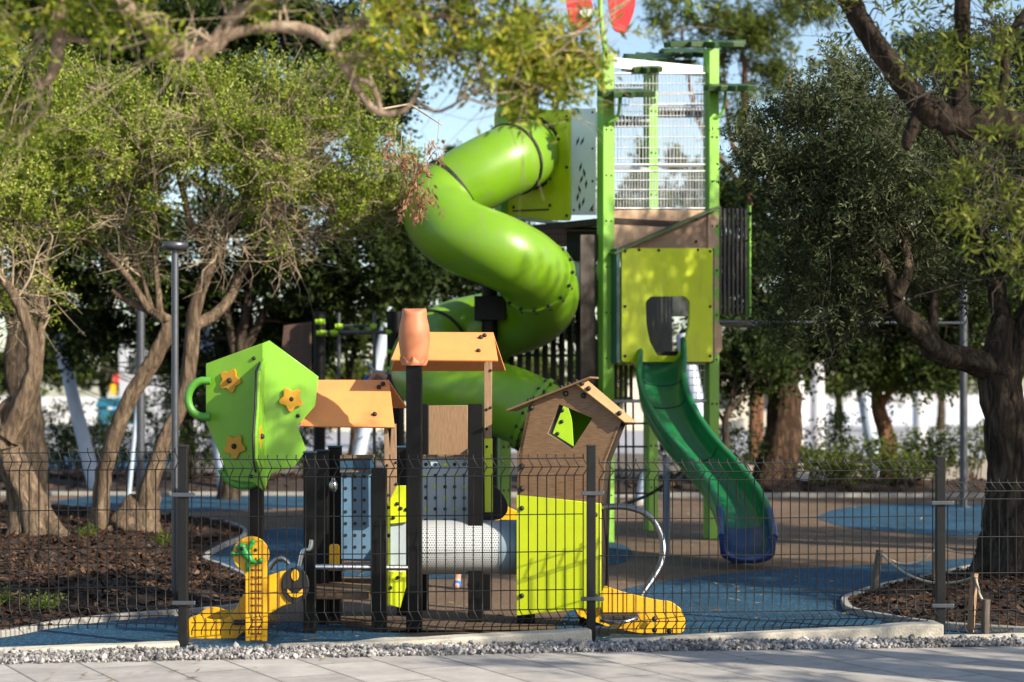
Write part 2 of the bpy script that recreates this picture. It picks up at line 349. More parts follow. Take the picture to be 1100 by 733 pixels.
def mound(name, outline, h, m, seed, res=.16):
    """a low heap of bark filling an outline, edge at ground level"""
    rng = np.random.default_rng(seed); P2 = np.array(outline); x0, y0 = P2.min(0); x1, y1 = P2.max(0)
    nx, ny = int((x1-x0)/res)+2, int((y1-y0)/res)+2; xs = np.linspace(x0, x1, nx); ys = np.linspace(y0, y1, ny); X, Y = np.meshgrid(xs, ys)
    A = P2; B = np.roll(P2, -1, 0); D = np.full(X.shape, 1e9); ins = np.zeros(X.shape, bool)
    for a, b in zip(A, B):
        ab = b-a; t = np.clip(((X-a[0])*ab[0]+(Y-a[1])*ab[1])/(ab@ab+1e-12), 0, 1)
        D = np.minimum(D, np.hypot(X-a[0]-t*ab[0], Y-a[1]-t*ab[1]))
        c = ((a[1] > Y) != (b[1] > Y)) & (X < (b[0]-a[0])*(Y-a[1])/(b[1]-a[1]+1e-12)+a[0]); ins ^= c
    Z = h*np.clip(D/1.2, 0, 1)**.7+rng.normal(0, .012, X.shape)*np.clip(D/.2, 0, 1)+.012; Z[~ins] = -.05
    vs = np.stack([X, Y, Z], -1).reshape(-1, 3)
    fs = [(j*nx+i, j*nx+i+1, (j+1)*nx+i+1, (j+1)*nx+i) for j in range(ny-1) for i in range(nx-1) if ins[j:j+2, i:i+2].any()]
    me = bpy.data.meshes.new(name); me.from_pydata(vs.tolist(), [], fs); me.materials.append(m)
    for p in me.polygons: p.use_smooth = True
    o = link(name, me); o['kind'] = 'structure'
    def zat(x, y): return np.interp(0, [0], [0])
    keep = ins.reshape(-1) & (D.reshape(-1) > .05)
    return vs[keep]
def chips(name, base, n, rng, size=.024):
    """loose flakes of bark lying on a bed"""
    idx = rng.integers(0, len(base), n); p = base[idx]+np.c_[rng.uniform(-.09, .09, (n, 2)), rng.uniform(.0, .02, n)]
    a = rng.uniform(0, 6.28, n); l = size*rng.uniform(.5, 1.5, n); wd = l*rng.uniform(.25, .5, n); ti = rng.normal(0, .35, (n, 2))
    u = np.c_[np.cos(a), np.sin(a), ti[:, 0]]*l[:, None]; v = np.c_[-np.sin(a), np.cos(a), ti[:, 1]]*wd[:, None]
    V = np.stack([p-u-v, p+u-v*.7, p+u*.9+v, p-u*.8+v], 1).reshape(-1, 3)
    return npmesh(name, V, 4, leafm_chip)
def npmesh(name, V, k, m, parent=None, extra=None):
    n = len(V)//k; me = bpy.data.meshes.new(name)
    me.vertices.add(len(V)); me.vertices.foreach_set('co', np.ascontiguousarray(V, dtype=np.float32).ravel())
    me.loops.add(n*k); me.loops.foreach_set('vertex_index', np.arange(n*k, dtype=np.int32))
    me.polygons.add(n); me.polygons.foreach_set('loop_start', np.arange(0, n*k, k, dtype=np.int32))
    me.update(calc_edges=True); me.validate(); me.materials.append(m)
    return link(name, me, parent)
leafm_chip = leafmat('bark_chips', [(.010, .006, .004), (.032, .017, .011), (.075, .042, .025), (.22, .15, .10)], .0, .9)

Lk = [(168, 557), (224, 560), (257, 568), (262, 578), (239, 589), (220, 602), (239, 611), (262, 621), (286, 634), (280, 648), (257, 655), (200, 661), (130, 666), (60, 674), (0, 685), (-140, 699)]
left_bed = smooth(Lk)+[(G(-140, 560).x, G(-140, 560).y), (G(-140, 545).x, G(-140, 545).y), (G(60, 545).x, G(60, 545).y)]
bl = mound('mulch_bed', left_bed, .10, MULCH, 3)
Rk = [(1180, 600), (1100, 604), (1045, 612), (1000, 622), (950, 632), (912, 645), (908, 652), (918, 660), (960, 668), (1010, 675), (1100, 681), (1180, 686)]
right_bed = smooth(Rk)+[(7, 12.2), (9, 16)]
br_ = mound('mulch_bed', right_bed, .10, MULCH, 4)
def kerb(pts, wd=.05, h=.045):
    mb = MB(); q = [Vector((x, y, 0)) for x, y in pts]; L, Rr = [], []
    for i, p in enumerate(q):
        t = (q[min(i+1, len(q)-1)]-q[max(i-1, 0)]).normalized(); n = Vector((-t.y, t.x, 0))*wd/2; L.append(p+n); Rr.append(p-n)
    k = len(q); up = Vector((0, 0, h)); dn = Vector((0, 0, -.03))
    vs = [x+dn for x in L]+[x+up for x in L]+[x+up for x in Rr]+[x+dn for x in Rr]
    fs = [(a*k+i, a*k+i+1, (a+1)*k+i+1, (a+1)*k+i) for a in range(3) for i in range(k-1)]
    fs += [(0, k, 2*k, 3*k), (k-1, 4*k-1, 3*k-1, 2*k-1)]
    o = mb.add(vs, fs).build('kerb', KERBM, None, .008); o['kind'] = 'structure'
kerb(smooth(Lk, 6)); kerb(smooth(Rk, 6))
o = chips('bark_chips', bl, 30000, RNG); tag(o, 'loose bark chips round the pale olive trunks', 'bark chips', kind='stuff')
o = chips('bark_chips', br_, 14000, RNG); tag(o, 'loose bark chips round the dark split trunk', 'bark chips', kind='stuff')
def fallen(n, rng):
    x_ = rng.uniform(-5, 6, n*3); y_ = rng.uniform(10, 28, n*3); k = np.sin(x_*1.7+1)*np.sin(y_*1.1+x_*.6)+rng.normal(0, .5, n*3) > .35; x_, y_ = x_[k][:n], y_[k][:n]; n = len(x_)
    p = np.c_[x_, y_, np.full(n, .012)+rng.uniform(0, .008, n)]; a = rng.uniform(0, 6.28, n); l = rng.uniform(.02, .038, n); wd = l*.28
    u = np.c_[np.cos(a), np.sin(a), rng.normal(0, .12, n)]*l[:, None]; v = np.c_[-np.sin(a), np.cos(a), rng.normal(0, .25, n)]*wd[:, None]
    return npmesh('fallen_leaves', np.stack([p-u, p-v, p+u, p+v], 1).reshape(-1, 3), 4, leafmat('fallen_leaf', [(.06, .035, .015), (.16, .11, .04), (.28, .22, .10), (.36, .32, .18)], 0, .8))
tag(fallen(1500, RNG), 'dry leaves fallen over the rubber floor and pavement', 'fallen leaves', kind='stuff')
# far bank
bank_px = []
bank = mound('bank', [(-26, 31), (-5, 30.5), (3.0, 30.1), (14, 29.6), (18, 33), (5, 33.5), (-2, 36), (-26, 40)], .16, MULCH, 5, .35)
o = chips('bark_chips', bank, 6000, RNG, .07); tag(o, 'loose bark on the far planted bank', 'bark chips', kind='stuff')
mb = MB(); a, b = Vector((3.0, 30.0, 0)), Vector((14, 29.5, 0))
kerb([(-10, 30.4), (-5, 30.2), (3, 29.9), (8, 29.65), (14, 29.4)], .15, .06)

# ------------------------------------------------------------------ vegetation
def unit(a): return a/(np.linalg.norm(a, axis=-1, keepdims=True)+1e-9)
def sprigs(pts, dirs, rng, length=.26, nl=14, ll=.06, lw=.014, spread=.9):
    """leafy shoots: pairs of slim leaves along a stem"""
    N = len(pts); L = length*rng.uniform(.6, 1.3, N); t = np.linspace(.1, 1.0, nl)
    d = unit(dirs); ref = unit(rng.normal(size=(N, 3))); s = unit(np.cross(d, ref)); u = np.cross(d, s)
    droop = rng.uniform(.0, .25, N)
    base = pts[:, None, :]+d[:, None, :]*(t[None, :, None]*L[:, None, None]); base[..., 2] -= droop[:, None]*L[:, None]*t[None]**2
    ang = rng.uniform(0, 6.28, (N, 1))+np.arange(nl)[None]*math.pi*.5*1.1+np.floor(np.arange(nl)/2)[None]*.8
    side = s[:, None]*np.cos(ang)[..., None]+u[:, None]*np.sin(ang)[..., None]
    ld = unit(d[:, None]*rng.uniform(.25, .9, (N, nl, 1))+side*spread+rng.normal(0, .18, (N, nl, 3)))
    ln = ll*rng.uniform(.6, 1.25, (N, nl, 1))*(1-.25*t[None, :, None]); wd = unit(np.cross(ld, side+rng.normal(0, .6, (N, nl, 3))))*lw*.5*rng.uniform(.7, 1.2, (N, nl, 1))
    mid = base+ld*ln*.5; V = np.stack([base, mid+wd, base+ld*ln, mid-wd], 2)
    return V.reshape(-1, 3)
def clump(rng, c, rad, n, shell=.55):
    """shoot origins in an uneven ellipsoid, denser in lumps and towards the outside"""
    k = max(6, n//20); cc = unit(rng.normal(size=(k, 3)))*rng.uniform(shell, 1, (k, 1))**.6
    idx = rng.integers(0, k, n); p = cc[idx]*.78+rng.normal(0, .10, (n, 3))
    d = unit(p+rng.normal(0, .5, (n, 3))+np.array([0, 0, .7]))
    return np.array(c)+p*np.array(rad), d
def limb(mb, pts, rs, n=10, jit=.06, sub=6):
    q = spline(pts, sub); k = len(q); rr = np.interp(np.linspace(0, len(rs)-1, k), range(len(rs)), rs)
    q = [p+Vector(RNG.normal(0, 1, 3))*float(rr[i])*.06 for i, p in enumerate(q)]
    n = 22 if max(rs) > .1 else n; o0 = len(mb.v); mb.tube(q, [float(x) for x in rr], n, 0, True, 0)
    ph_ = RNG.uniform(0, 6.28, 4); lob = .15 if max(rs) > .1 else .05
    for i in range(k):
        for j in range(n):
            a = 2*math.pi*j/n; tw_ = i*.13
            f = 1+lob*(.55*math.sin(3*a+ph_[0]+tw_)+.45*math.sin(5*a+ph_[1]-tw_*.7)+.35*math.sin(8*a+ph_[2]+i*.4))+RNG.normal(0, jit*.22)
            p = Vector(mb.v[o0+i*n+j]); mb.v[o0+i*n+j] = tuple(q[i]+(p-q[i])*f)
    return q
def branchlets(mb, start, clumps, rng, per=7, r0=.018, n=4, bare=0):
    """thin forks from limb points out into each clump, with side twigs"""
    for (c, rad) in clumps:
        c = Vector(c); near = sorted(start, key=lambda p: (p-c).length)[:14]
        for i in range(per):
            e = c+Vector(unit(rng.normal(size=3))*rng.uniform(.4, 1.0))*1.0*Vector(rad).length*.5
            s = near[rng.integers(0, len(near))]; L_ = (e-s).length; m1 = s.lerp(e, .3)+Vector(rng.normal(0, .10*L_, 3))+Vector((0, 0, .06)); m2 = s.lerp(e, .65)+Vector(rng.normal(0, .08*L_, 3)); q = spline([s, m1, m2, e], 4)
            mb.tube(q, [r0*(1-.8*j/(len(q)-1)) for j in range(len(q))], n, 0, False)
            for j in range(4+bare):
                a = q[rng.integers(4, len(q)-1)]; t = (e-s).normalized(); v = (t*rng.uniform(.2, .9)+Vector(unit(rng.normal(size=3)))).normalized()*rng.uniform(.25, .7)
                mb.tube([a, a+v*.3+Vector(rng.normal(0, .025, 3)), a+v*.65+Vector(rng.normal(0, .045, 3)), a+v+Vector(rng.normal(0, .06, 3))+Vector((0, 0, rng.uniform(-.1, .14)))], [r0*.36, r0*.28, r0*.2, r0*.09], 3, 0, False)
def tree(label, limbs, clumps, leafm, barkm, twigm, seed, group=None, dens=1.0, ll=.06, lw=.014, nl=14, length=.26, name='olive_tree', per=7, r0=.016, bare=0, shell=.55, extra=None):
    rng = np.random.default_rng(seed); base = limbs[0][0][0]
    t = thing(name, label, 'tree', (base.x, base.y, 0), group)
    mb = MB(); nodes = []
    for pts, rs in limbs: nodes += limb(mb, pts, rs)
    mb.build('trunk', barkm, t)
    tw = MB(); far = [n for n in nodes if n.z > base.z+1.0] or nodes
    branchlets(tw, far, [(c, r) for c, r, _ in clumps], rng, per, r0, 4, bare); tw.build('twigs', twigm, t)
    Vs = []
    for c, rad, n in clumps:
        p, d = clump(rng, c, rad, int(n*dens), shell); Vs.append(sprigs(p, d, rng, length, nl, ll, lw))
    npmesh('crown', np.concatenate(Vs), 4, leafm, t)
    if extra: extra(t, rng)
    return t
def CL(px, py, d, rx, ry, n, rd=None):      # a clump given by where it is seen: centre pixel, distance, pixel radii
    k = d/F; return (tuple(P(px, py, d)), (rx*k, (rd if rd else (rx+ry)/2*k), ry*k), n)

# left olive with the wide gnarled foot
d = 19.6
tree('old olive with a wide gnarled pale foot in the bark bed',
     [([P(46, 586, d), P(34, 548, d), P(16, 505, d), P(0, 462, d+.1), P(12, 430, d)], [.26, .18, .155, .14, .05]),
      ([P(8, 470, d), P(30, 420, d-.1), P(36, 380, d-.1), P(22, 330, d-.2), P(-5, 290, d-.2)], [.16, .10, .07, .06, .03]),
      ([P(4, 480, d), P(-20, 420, d), P(-30, 340, d+.2), P(-20, 250, d+.3)], [.13, .09, .06, .03]),
      ([P(30, 425, d-.1), P(42, 385, d), P(45, 330, d+.2), P(50, 270, d+.3)], [.07, .05, .04, .02]),
      ([P(72, 588, d-.3), P(52, 562, d-.05), P(32, 530, d)], [.09, .11, .10]), ([P(14, 588, d-.2), P(20, 556, d), P(16, 520, d)], [.10, .11, .09])],
     [CL(20, 245, d-.2, 55, 40, 170), CL(-30, 200, d, 80, 80, 500), CL(60, 190, d+.3, 60, 60, 380), CL(10, 110, d+.5, 80, 60, 420), CL(30, 330, d+.2, 45, 35, 60)],
     OLIVEY, BARK, TWIG, 21, None, 1.2, ll=.062, lw=.018, length=.30, bare=4)
# twin-stem olive, its light crown over the left half
d = 20.3
tree('twin stemmed olive with yellow green crown behind the grey lamp post',
     [([P(110, 582, d), P(108, 540, d), P(116, 490, d), P(138, 430, d), P(166, 385, d), P(180, 350, d), P(170, 338, d), P(140, 325, d+.1), P(120, 312, d+.1)], [.13, .09, .086, .082, .082, .076, .05, .036, .022]),
      ([P(152, 590, d-.1), P(150, 560, d), P(160, 520, d), P(178, 470, d+.1), P(196, 430, d+.2), P(206, 380, d+.2), P(210, 330, d+.2), P(232, 275, d+.2), P(262, 225, d+.2), P(300, 195, d+.2)], [.18, .115, .088, .083, .08, .08, .07, .055, .035, .02]),
      ([P(118, 585, d), P(134, 562, d), P(150, 535, d+.05)], [.16, .14, .10]), ([P(165, 592, d-.1), P(158, 560, d), P(163, 530, d)], [.12, .12, .09]),
      ([P(208, 350, d+.2), P(240, 330, d+.4), P(262, 290, d+.6), P(290, 262, d+.6)], [.07, .06, .05, .02]),
      ([P(172, 338, d), P(168, 290, d), P(165, 240, d+.1), P(172, 190, d+.1)], [.04, .03, .025, .015]),
      ([P(160, 334, d), P(135, 295, d), P(100, 262, d), P(80, 255, d)], [.045, .035, .03, .015]),
      ([P(165, 337, d), P(150, 290, d+.1), P(130, 240, d+.2), P(120, 190, d+.2)], [.03, .025, .02, .012]),
      ([P(230, 280, d+.2), P(205, 240, d), P(195, 200, d), P(180, 160, d)], [.05, .04, .03, .015]),
      ([P(262, 225, d+.2), P(265, 180, d), P(250, 130, d)], [.04, .03, .012])],
     [CL(110, 165, d, 70, 60, 520), CL(190, 130, d, 75, 60, 620), CL(270, 130, d+.2, 75, 60, 620), CL(345, 170, d+.3, 70, 60, 520), CL(400, 190, d+.5, 55, 55, 360), CL(310, 205, d+.1, 60, 26, 220),
      CL(130, 215, d-.3, 60, 30, 120), CL(385, 235, d+.4, 50, 40, 260), CL(70, 230, d, 50, 30, 110), CL(210, 150, d-.7, 50, 35, 220), CL(320, 262, d+.3, 40, 25, 30), CL(150, 280, d+.2, 55, 30, 34), CL(240, 250, d+.1, 50, 35, 24), CL(280, 170, d-.6, 50, 35, 220), CL(120, 160, d-.6, 50, 35, 200),
      CL(350, 105, d+.6, 60, 40, 330), CL(90, 110, d+.5, 60, 50, 330), CL(425, 225, d+.5, 28, 32, 110)],
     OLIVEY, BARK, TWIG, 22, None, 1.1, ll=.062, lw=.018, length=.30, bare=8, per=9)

# big right olive
d = 15.6
tree('massive old olive with dark split trunk inside the roped bark bed',
     [([P(1080, 640, d), P(1081, 600, d), P(1083, 540, d), P(1080, 470, d), P(1070, 410, d), P(1078, 355, d), P(1086, 345, d)], [.31, .22, .17, .15, .145, .12, .05]),
      ([P(1090, 640, d-.15), P(1092, 560, d-.1), P(1092, 480, d-.05), P(1086, 400, d), P(1110, 330, d), P(1130, 240, d), P(1120, 150, d)], [.26, .13, .10, .10, .10, .07, .04]),
      ([P(1052, 634, d-.1), P(1064, 600, d), P(1074, 560, d)], [.12, .13, .11]), ([P(1120, 640, d-.2), P(1104, 600, d-.1), P(1096, 550, d-.1)], [.15, .16, .12]),
      ([P(1074, 400, d), P(1045, 388, d-.1), P(1010, 380, d-.3), P(992, 358, d-.4), P(966, 335, d-.5), P(958, 305, d-.6), P(945, 275, d-.7), P(920, 250, d-.8)], [.13, .105, .09, .08, .07, .05, .035, .02]),
      ([P(985, 352, d-.4), P(950, 330, d-.3), P(925, 325, d-.2)], [.06, .04, .015]), ([P(1002, 365, d-.3), P(1003, 320, d-.2), P(1000, 270, d)], [.05, .035, .02]),
      ([P(962, 318, d-.6), P(975, 290, d-.6), P(972, 250, d-.5), P(985, 190, d-.4)], [.06, .05, .035, .02]),
      ([P(1078, 370, d), P(1070, 310, d+.2), P(1050, 250, d+.4), P(1040, 180, d+.4)], [.09, .08, .06, .03])],
     [CL(852, 160, d-.6, 50, 66, 560), CL(900, 120, d-.2, 70, 55, 600), CL(980, 110, d+.2, 70, 60, 560), CL(874, 245, d-.7, 52, 60, 600), CL(920, 215, d-.8, 70, 60, 660), CL(1000, 200, d-.4, 75, 60, 620),
      CL(1070, 190, d, 70, 70, 620), CL(882, 310, d-.4, 60, 40, 460), CL(940, 300, d-.2, 65, 50, 420), CL(1020, 290, d+.3, 70, 50, 420), CL(1110, 270, d, 70, 70, 420), CL(960, 170, d-1.1, 80, 60, 480),
      CL(1090, 90, d+.5, 70, 60, 420), CL(872, 352, d, 45, 22, 130), CL(1180, 180, d, 100, 90, 600), CL(1150, 80, d+.6, 90, 60, 420)],
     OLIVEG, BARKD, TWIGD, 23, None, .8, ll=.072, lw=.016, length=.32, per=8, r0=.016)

# trees beyond the playground
def far_tree(label, px, by, d, top, trunk_w, lean, crown, leafm, barkm, seed, name='broadleaf_tree', zb=0, ll=.13, lw=.06, group=None, forks=4):
    b = Vector(((px-CX)/F*d, d, zb)); rw = trunk_w/2*d/F; T = P(px+lean, top, d)
    limbs = [([b-Vector((0, 0, .1)), b.lerp(T, .35)+Vector((.08, 0, 0)), b.lerp(T, .7)+Vector((-.05, 0, 0)), T], [rw*1.25, rw, rw*.8, rw*.35])]
    rng = np.random.default_rng(seed)
    for c in crown[:forks]:
        e = Vector(c[0]); limbs.append(([b.lerp(T, rng.uniform(.55, .9)), b.lerp(e, .75)+Vector((0, 0, .2)), e], [rw*.55, rw*.35, rw*.12]))
    return tree(label, limbs, crown, leafm, barkm, TWIGD, seed, group, 1.0, ll=ll, lw=lw, nl=12, length=.45, name=name, per=3, r0=.02)
BG = 'trees beyond the playground'
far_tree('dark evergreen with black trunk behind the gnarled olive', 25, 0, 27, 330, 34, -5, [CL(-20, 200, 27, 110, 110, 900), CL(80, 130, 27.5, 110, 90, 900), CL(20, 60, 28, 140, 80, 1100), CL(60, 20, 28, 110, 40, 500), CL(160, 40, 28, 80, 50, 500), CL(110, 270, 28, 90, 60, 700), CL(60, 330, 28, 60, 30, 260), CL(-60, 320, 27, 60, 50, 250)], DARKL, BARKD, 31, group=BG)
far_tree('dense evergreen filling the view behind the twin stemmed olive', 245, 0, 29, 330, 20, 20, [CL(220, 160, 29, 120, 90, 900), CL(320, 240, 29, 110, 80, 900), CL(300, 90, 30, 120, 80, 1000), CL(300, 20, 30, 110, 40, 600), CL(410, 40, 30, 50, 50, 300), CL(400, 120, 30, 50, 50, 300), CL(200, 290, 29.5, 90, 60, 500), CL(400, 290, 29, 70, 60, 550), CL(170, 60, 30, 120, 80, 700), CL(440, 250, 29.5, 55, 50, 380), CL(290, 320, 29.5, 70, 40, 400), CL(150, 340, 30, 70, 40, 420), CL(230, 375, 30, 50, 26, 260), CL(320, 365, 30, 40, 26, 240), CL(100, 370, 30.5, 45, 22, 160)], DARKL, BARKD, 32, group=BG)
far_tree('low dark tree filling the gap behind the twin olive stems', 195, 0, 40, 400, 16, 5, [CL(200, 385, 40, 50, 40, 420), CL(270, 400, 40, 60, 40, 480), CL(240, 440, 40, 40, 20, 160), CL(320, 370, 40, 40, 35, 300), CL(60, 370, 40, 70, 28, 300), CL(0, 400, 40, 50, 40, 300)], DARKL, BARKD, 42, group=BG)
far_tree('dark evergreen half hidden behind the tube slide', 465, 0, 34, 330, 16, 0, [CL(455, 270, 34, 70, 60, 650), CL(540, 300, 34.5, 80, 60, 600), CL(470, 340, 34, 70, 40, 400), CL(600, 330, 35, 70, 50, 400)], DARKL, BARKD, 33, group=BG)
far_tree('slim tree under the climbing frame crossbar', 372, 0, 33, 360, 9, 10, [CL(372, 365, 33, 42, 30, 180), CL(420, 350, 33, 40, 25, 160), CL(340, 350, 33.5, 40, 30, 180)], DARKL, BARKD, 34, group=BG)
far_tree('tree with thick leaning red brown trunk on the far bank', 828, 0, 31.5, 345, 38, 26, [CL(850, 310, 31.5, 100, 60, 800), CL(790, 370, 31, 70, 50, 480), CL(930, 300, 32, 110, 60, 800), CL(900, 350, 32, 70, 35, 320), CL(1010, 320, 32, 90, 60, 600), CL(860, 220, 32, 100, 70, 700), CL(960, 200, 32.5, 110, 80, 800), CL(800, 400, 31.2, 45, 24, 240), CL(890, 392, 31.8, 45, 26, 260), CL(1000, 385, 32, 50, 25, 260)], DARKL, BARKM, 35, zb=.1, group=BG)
far_tree('young tree with pale brown trunk on the far bank', 953, 0, 33, 400, 18, -10, [CL(930, 385, 33, 50, 45, 420), CL(960, 400, 33.4, 45, 35, 260)], SHRUBL, BARKR, 36, zb=.1, group=BG, ll=.10, lw=.05)
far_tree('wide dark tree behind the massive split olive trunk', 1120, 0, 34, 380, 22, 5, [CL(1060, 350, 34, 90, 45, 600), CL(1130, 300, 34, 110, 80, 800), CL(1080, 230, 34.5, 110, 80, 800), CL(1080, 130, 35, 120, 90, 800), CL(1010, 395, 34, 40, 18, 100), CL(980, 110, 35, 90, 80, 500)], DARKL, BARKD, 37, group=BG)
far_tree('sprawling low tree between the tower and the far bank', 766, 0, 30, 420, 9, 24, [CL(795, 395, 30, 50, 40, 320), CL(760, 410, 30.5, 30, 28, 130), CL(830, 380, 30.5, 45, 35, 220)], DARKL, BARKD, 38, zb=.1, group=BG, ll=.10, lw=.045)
far_tree('tall reddish pine standing behind the tower top', 812, 0, 44, 60, 14, -12, [CL(775, 40, 44, 60, 40, 260), CL(800, 90, 44, 45, 50, 240), CL(850, 50, 44.5, 60, 60, 380), CL(730, 20, 44, 45, 25, 160), CL(820, 10, 44, 70, 40, 300), CL(790, 160, 44, 30, 40, 120)], SHRUBL, BARKR, 39, name='pine_tree', group=BG, ll=.14, lw=.05)
far_tree('distant green treetop against the sky beside the tube slide', 505, 0, 60, 200, 12, 0, [CL(500, 190, 60, 45, 30, 260), CL(540, 230, 60, 60, 50, 300), CL(460, 220, 60, 50, 40, 260)], SHRUBL, BARKD, 40, group=BG, ll=.22, lw=.11)
far_tree('distant tree seen through the tower mesh', 715, 0, 58, 200, 12, 0, [CL(715, 190, 58, 40, 35, 220), CL(740, 240, 58, 60, 50, 320), CL(680, 260, 58, 60, 50, 300), CL(790, 250, 58, 50, 70, 300)], SHRUBL, BARKD, 41, group=BG, ll=.22, lw=.11)
for i, (px, lb) in enumerate([(-20, 'round far tree beyond the white wall behind the gnarled olive'), (110, 'bright green far tree beside the thick leaning pale pole'), (620, 'far tree hidden behind the slatted tower wall'), (900, 'far tree above the white wall beside the thick trunk'), (1010, 'far tree above the white wall near the dark blue grey pole'), (330, 'far tree beyond the plaza behind the orange roof')]):
    far_tree(lb, px, 0, 98+i, 385, 8, 0, [CL(px, 392, 98, 75, 34, 260), CL(px+50, 402, 98, 50, 26, 160), CL(px-50, 400, 98, 50, 26, 160)], SHRUBL, BARKD, 50+i, group='far trees beyond the plaza', ll=.34, lw=.18)

# shrubs on the bank
def shrub(label, px, d, h, wpx, seed, z=.12, leafm=SHRUBL, ll=.085, lw=.04, dens=1, group='shrubs on the far bank'):
    rng = np.random.default_rng(seed); x = (px-CX)/F*d; t = thing('shrub', label, 'shrub', (x, d, z), group); wr = wpx/2*d/F
    mb = MB()
    for i in range(9):
        a = rng.uniform(0, 6.28); e = Vector((x+math.cos(a)*wr*.8, d+math.sin(a)*wr*.8, z+h*rng.uniform(.6, 1)))
        mb.tube([Vector((x+rng.normal(0, .05), d+rng.normal(0, .05), z-.1)), Vector((x, d, z)).lerp(e, .5)+Vector((0, 0, .06)), e], [.014, .01, .004], 4, 0, False)
    mb.build('stem', TWIGD, t)
    n = int(48*dens); p = np.c_[rng.normal(x, wr*.5, n), rng.normal(d, wr*.5, n), z+h*rng.uniform(.1, .95, n)**.8]
    dd = np.c_[(p[:, 0]-x)*1.5, (p[:, 1]-d)*1.5, np.full(n, .5)]+rng.normal(0, .3, (n, 3))
    npmesh('foliage', sprigs(p, dd, rng, .24, 10, ll, lw), 4, leafm, t)
for i, (px, d, h, wp, lb) in enumerate([(785, 31, .9, 60, 'dark low shrub between the slide and the thick far trunk'), (878, 31.5, .55, 50, 'low leafy shrub close to the sunlit side of the thick far trunk'), (900, 32, 1.15, 40, 'tallest upright shrub between the two far trunks'),
        (935, 31.4, .7, 50, 'rounded shrub on the slide side of the young brown trunk'), (985, 32.3, .85, 44, 'shrub on the olive side of the young brown trunk'), (1008, 31.6, .75, 46, 'shrub between the young brown trunk and dark blue pole'), (1046, 32.5, .95, 50, 'shrub between the dark blue pole and the split olive trunk'), (905, 30.8, .4, 50, 'small creeping shrub at the front of the far bank'), (975, 30.8, .4, 60, 'yellowish creeping shrub at the bank front by the pole'), (740, 32, .8, 60, 'dark shrub seen behind the green slide'),
        (835, 33.2, .8, 60, 'shrub behind the foot of the thick far trunk'),
        (75, 33, .9, 60, 'shrub by the foot of the thick leaning pale pole'), (200, 34, .9, 70, 'dark shrub behind the twin stemmed olive'), (290, 33, .8, 70, 'dark shrub behind the green leaf panel'), (430, 33, .8, 80, 'dark shrub behind the wood grain panel')]):
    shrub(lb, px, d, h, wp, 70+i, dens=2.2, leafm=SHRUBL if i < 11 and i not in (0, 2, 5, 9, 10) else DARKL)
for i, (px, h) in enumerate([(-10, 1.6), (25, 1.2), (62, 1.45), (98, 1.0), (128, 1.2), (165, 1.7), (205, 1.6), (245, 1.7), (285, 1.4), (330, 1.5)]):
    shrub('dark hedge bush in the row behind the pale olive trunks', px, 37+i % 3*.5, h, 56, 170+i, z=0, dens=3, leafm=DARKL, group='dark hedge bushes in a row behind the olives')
def weed(label, px, py, h, seed):
    g = G(px, py); rng = np.random.default_rng(seed); n = 26
    t = thing('small_plant', label, 'plant', (g.x, g.y, .09)); p = np.c_[rng.normal(g.x, .05, n), rng.normal(g.y, .05, n), np.full(n, .10)]
    dd = np.c_[rng.normal(0, .8, (n, 2)), np.full(n, 1.0)]
    npmesh('foliage', sprigs(p, dd, rng, h, 12, .045, .012), 4, SHRUBL, t)
weed('low green weed in the bark bed close behind the fence', 44, 672, .14, 91); weed('smaller green weed in the bark bed beside the larger weed', 5, 664, .12, 92)
weed('pale green tuft beside the twin olive stems', 92, 588, .16, 93); weed('green tuft between the twin olive foot and the lamp post', 176, 596, .16, 94)

# ------------------------------------------------------------------ far setting
wl = MB(); wl.box(-95, 130, 0, -14, 130.4, 1.9); recenter(tag(wl.build('white_wall', mat('white_render', (.58, .58, .60), .8, var=.05)), 'long low white wall far behind the olive trunks', 'wall'), (-55, 130, 0))
wl = MB(); wl.box(10, 140, 0, 95, 140.4, 2.3); recenter(tag(wl.build('white_wall', MATS['white_render']), 'long white wall far behind the bank shrubs', 'wall'), (50, 140, 0))
wl = MB(); wl.box(10, 124, 0, 90, 124.4, 1.35); recenter(tag(wl.build('planter_wall', mat('pale_blue_stone', (.52, .56, .66), .8, var=.05)), 'pale blue grey low wall in front of the white wall', 'wall'), (50, 124, 0))
for px, top, d, wd, lb in [(857, 405, 58, 14, 'thinner pale column of the near pair on the far plaza'), (878, 398, 58, 16, 'thicker taller pale column of the near pair on the far plaza'), (988, 402, 62, 16, 'single pale column on the far plaza near the dark pole')]:
    x = (px-CX)/F*d; r = wd/2*d/F; z = P(px, top, d).z; t = thing('pale_column', lb, 'column', (x, d, 0), 'pale columns on the plaza')
    m = MB(); m.tube([(x, d, 0), (x, d, z)], [r, r*.92], 16); m.build('shaft', MATS['white_render'], t); m = MB(); m.box(x-r*1.3, d-r*1.3, z, x+r*1.3, d+r*1.3, z+.2); m.build('capital', MATS['white_render'], t, .02)
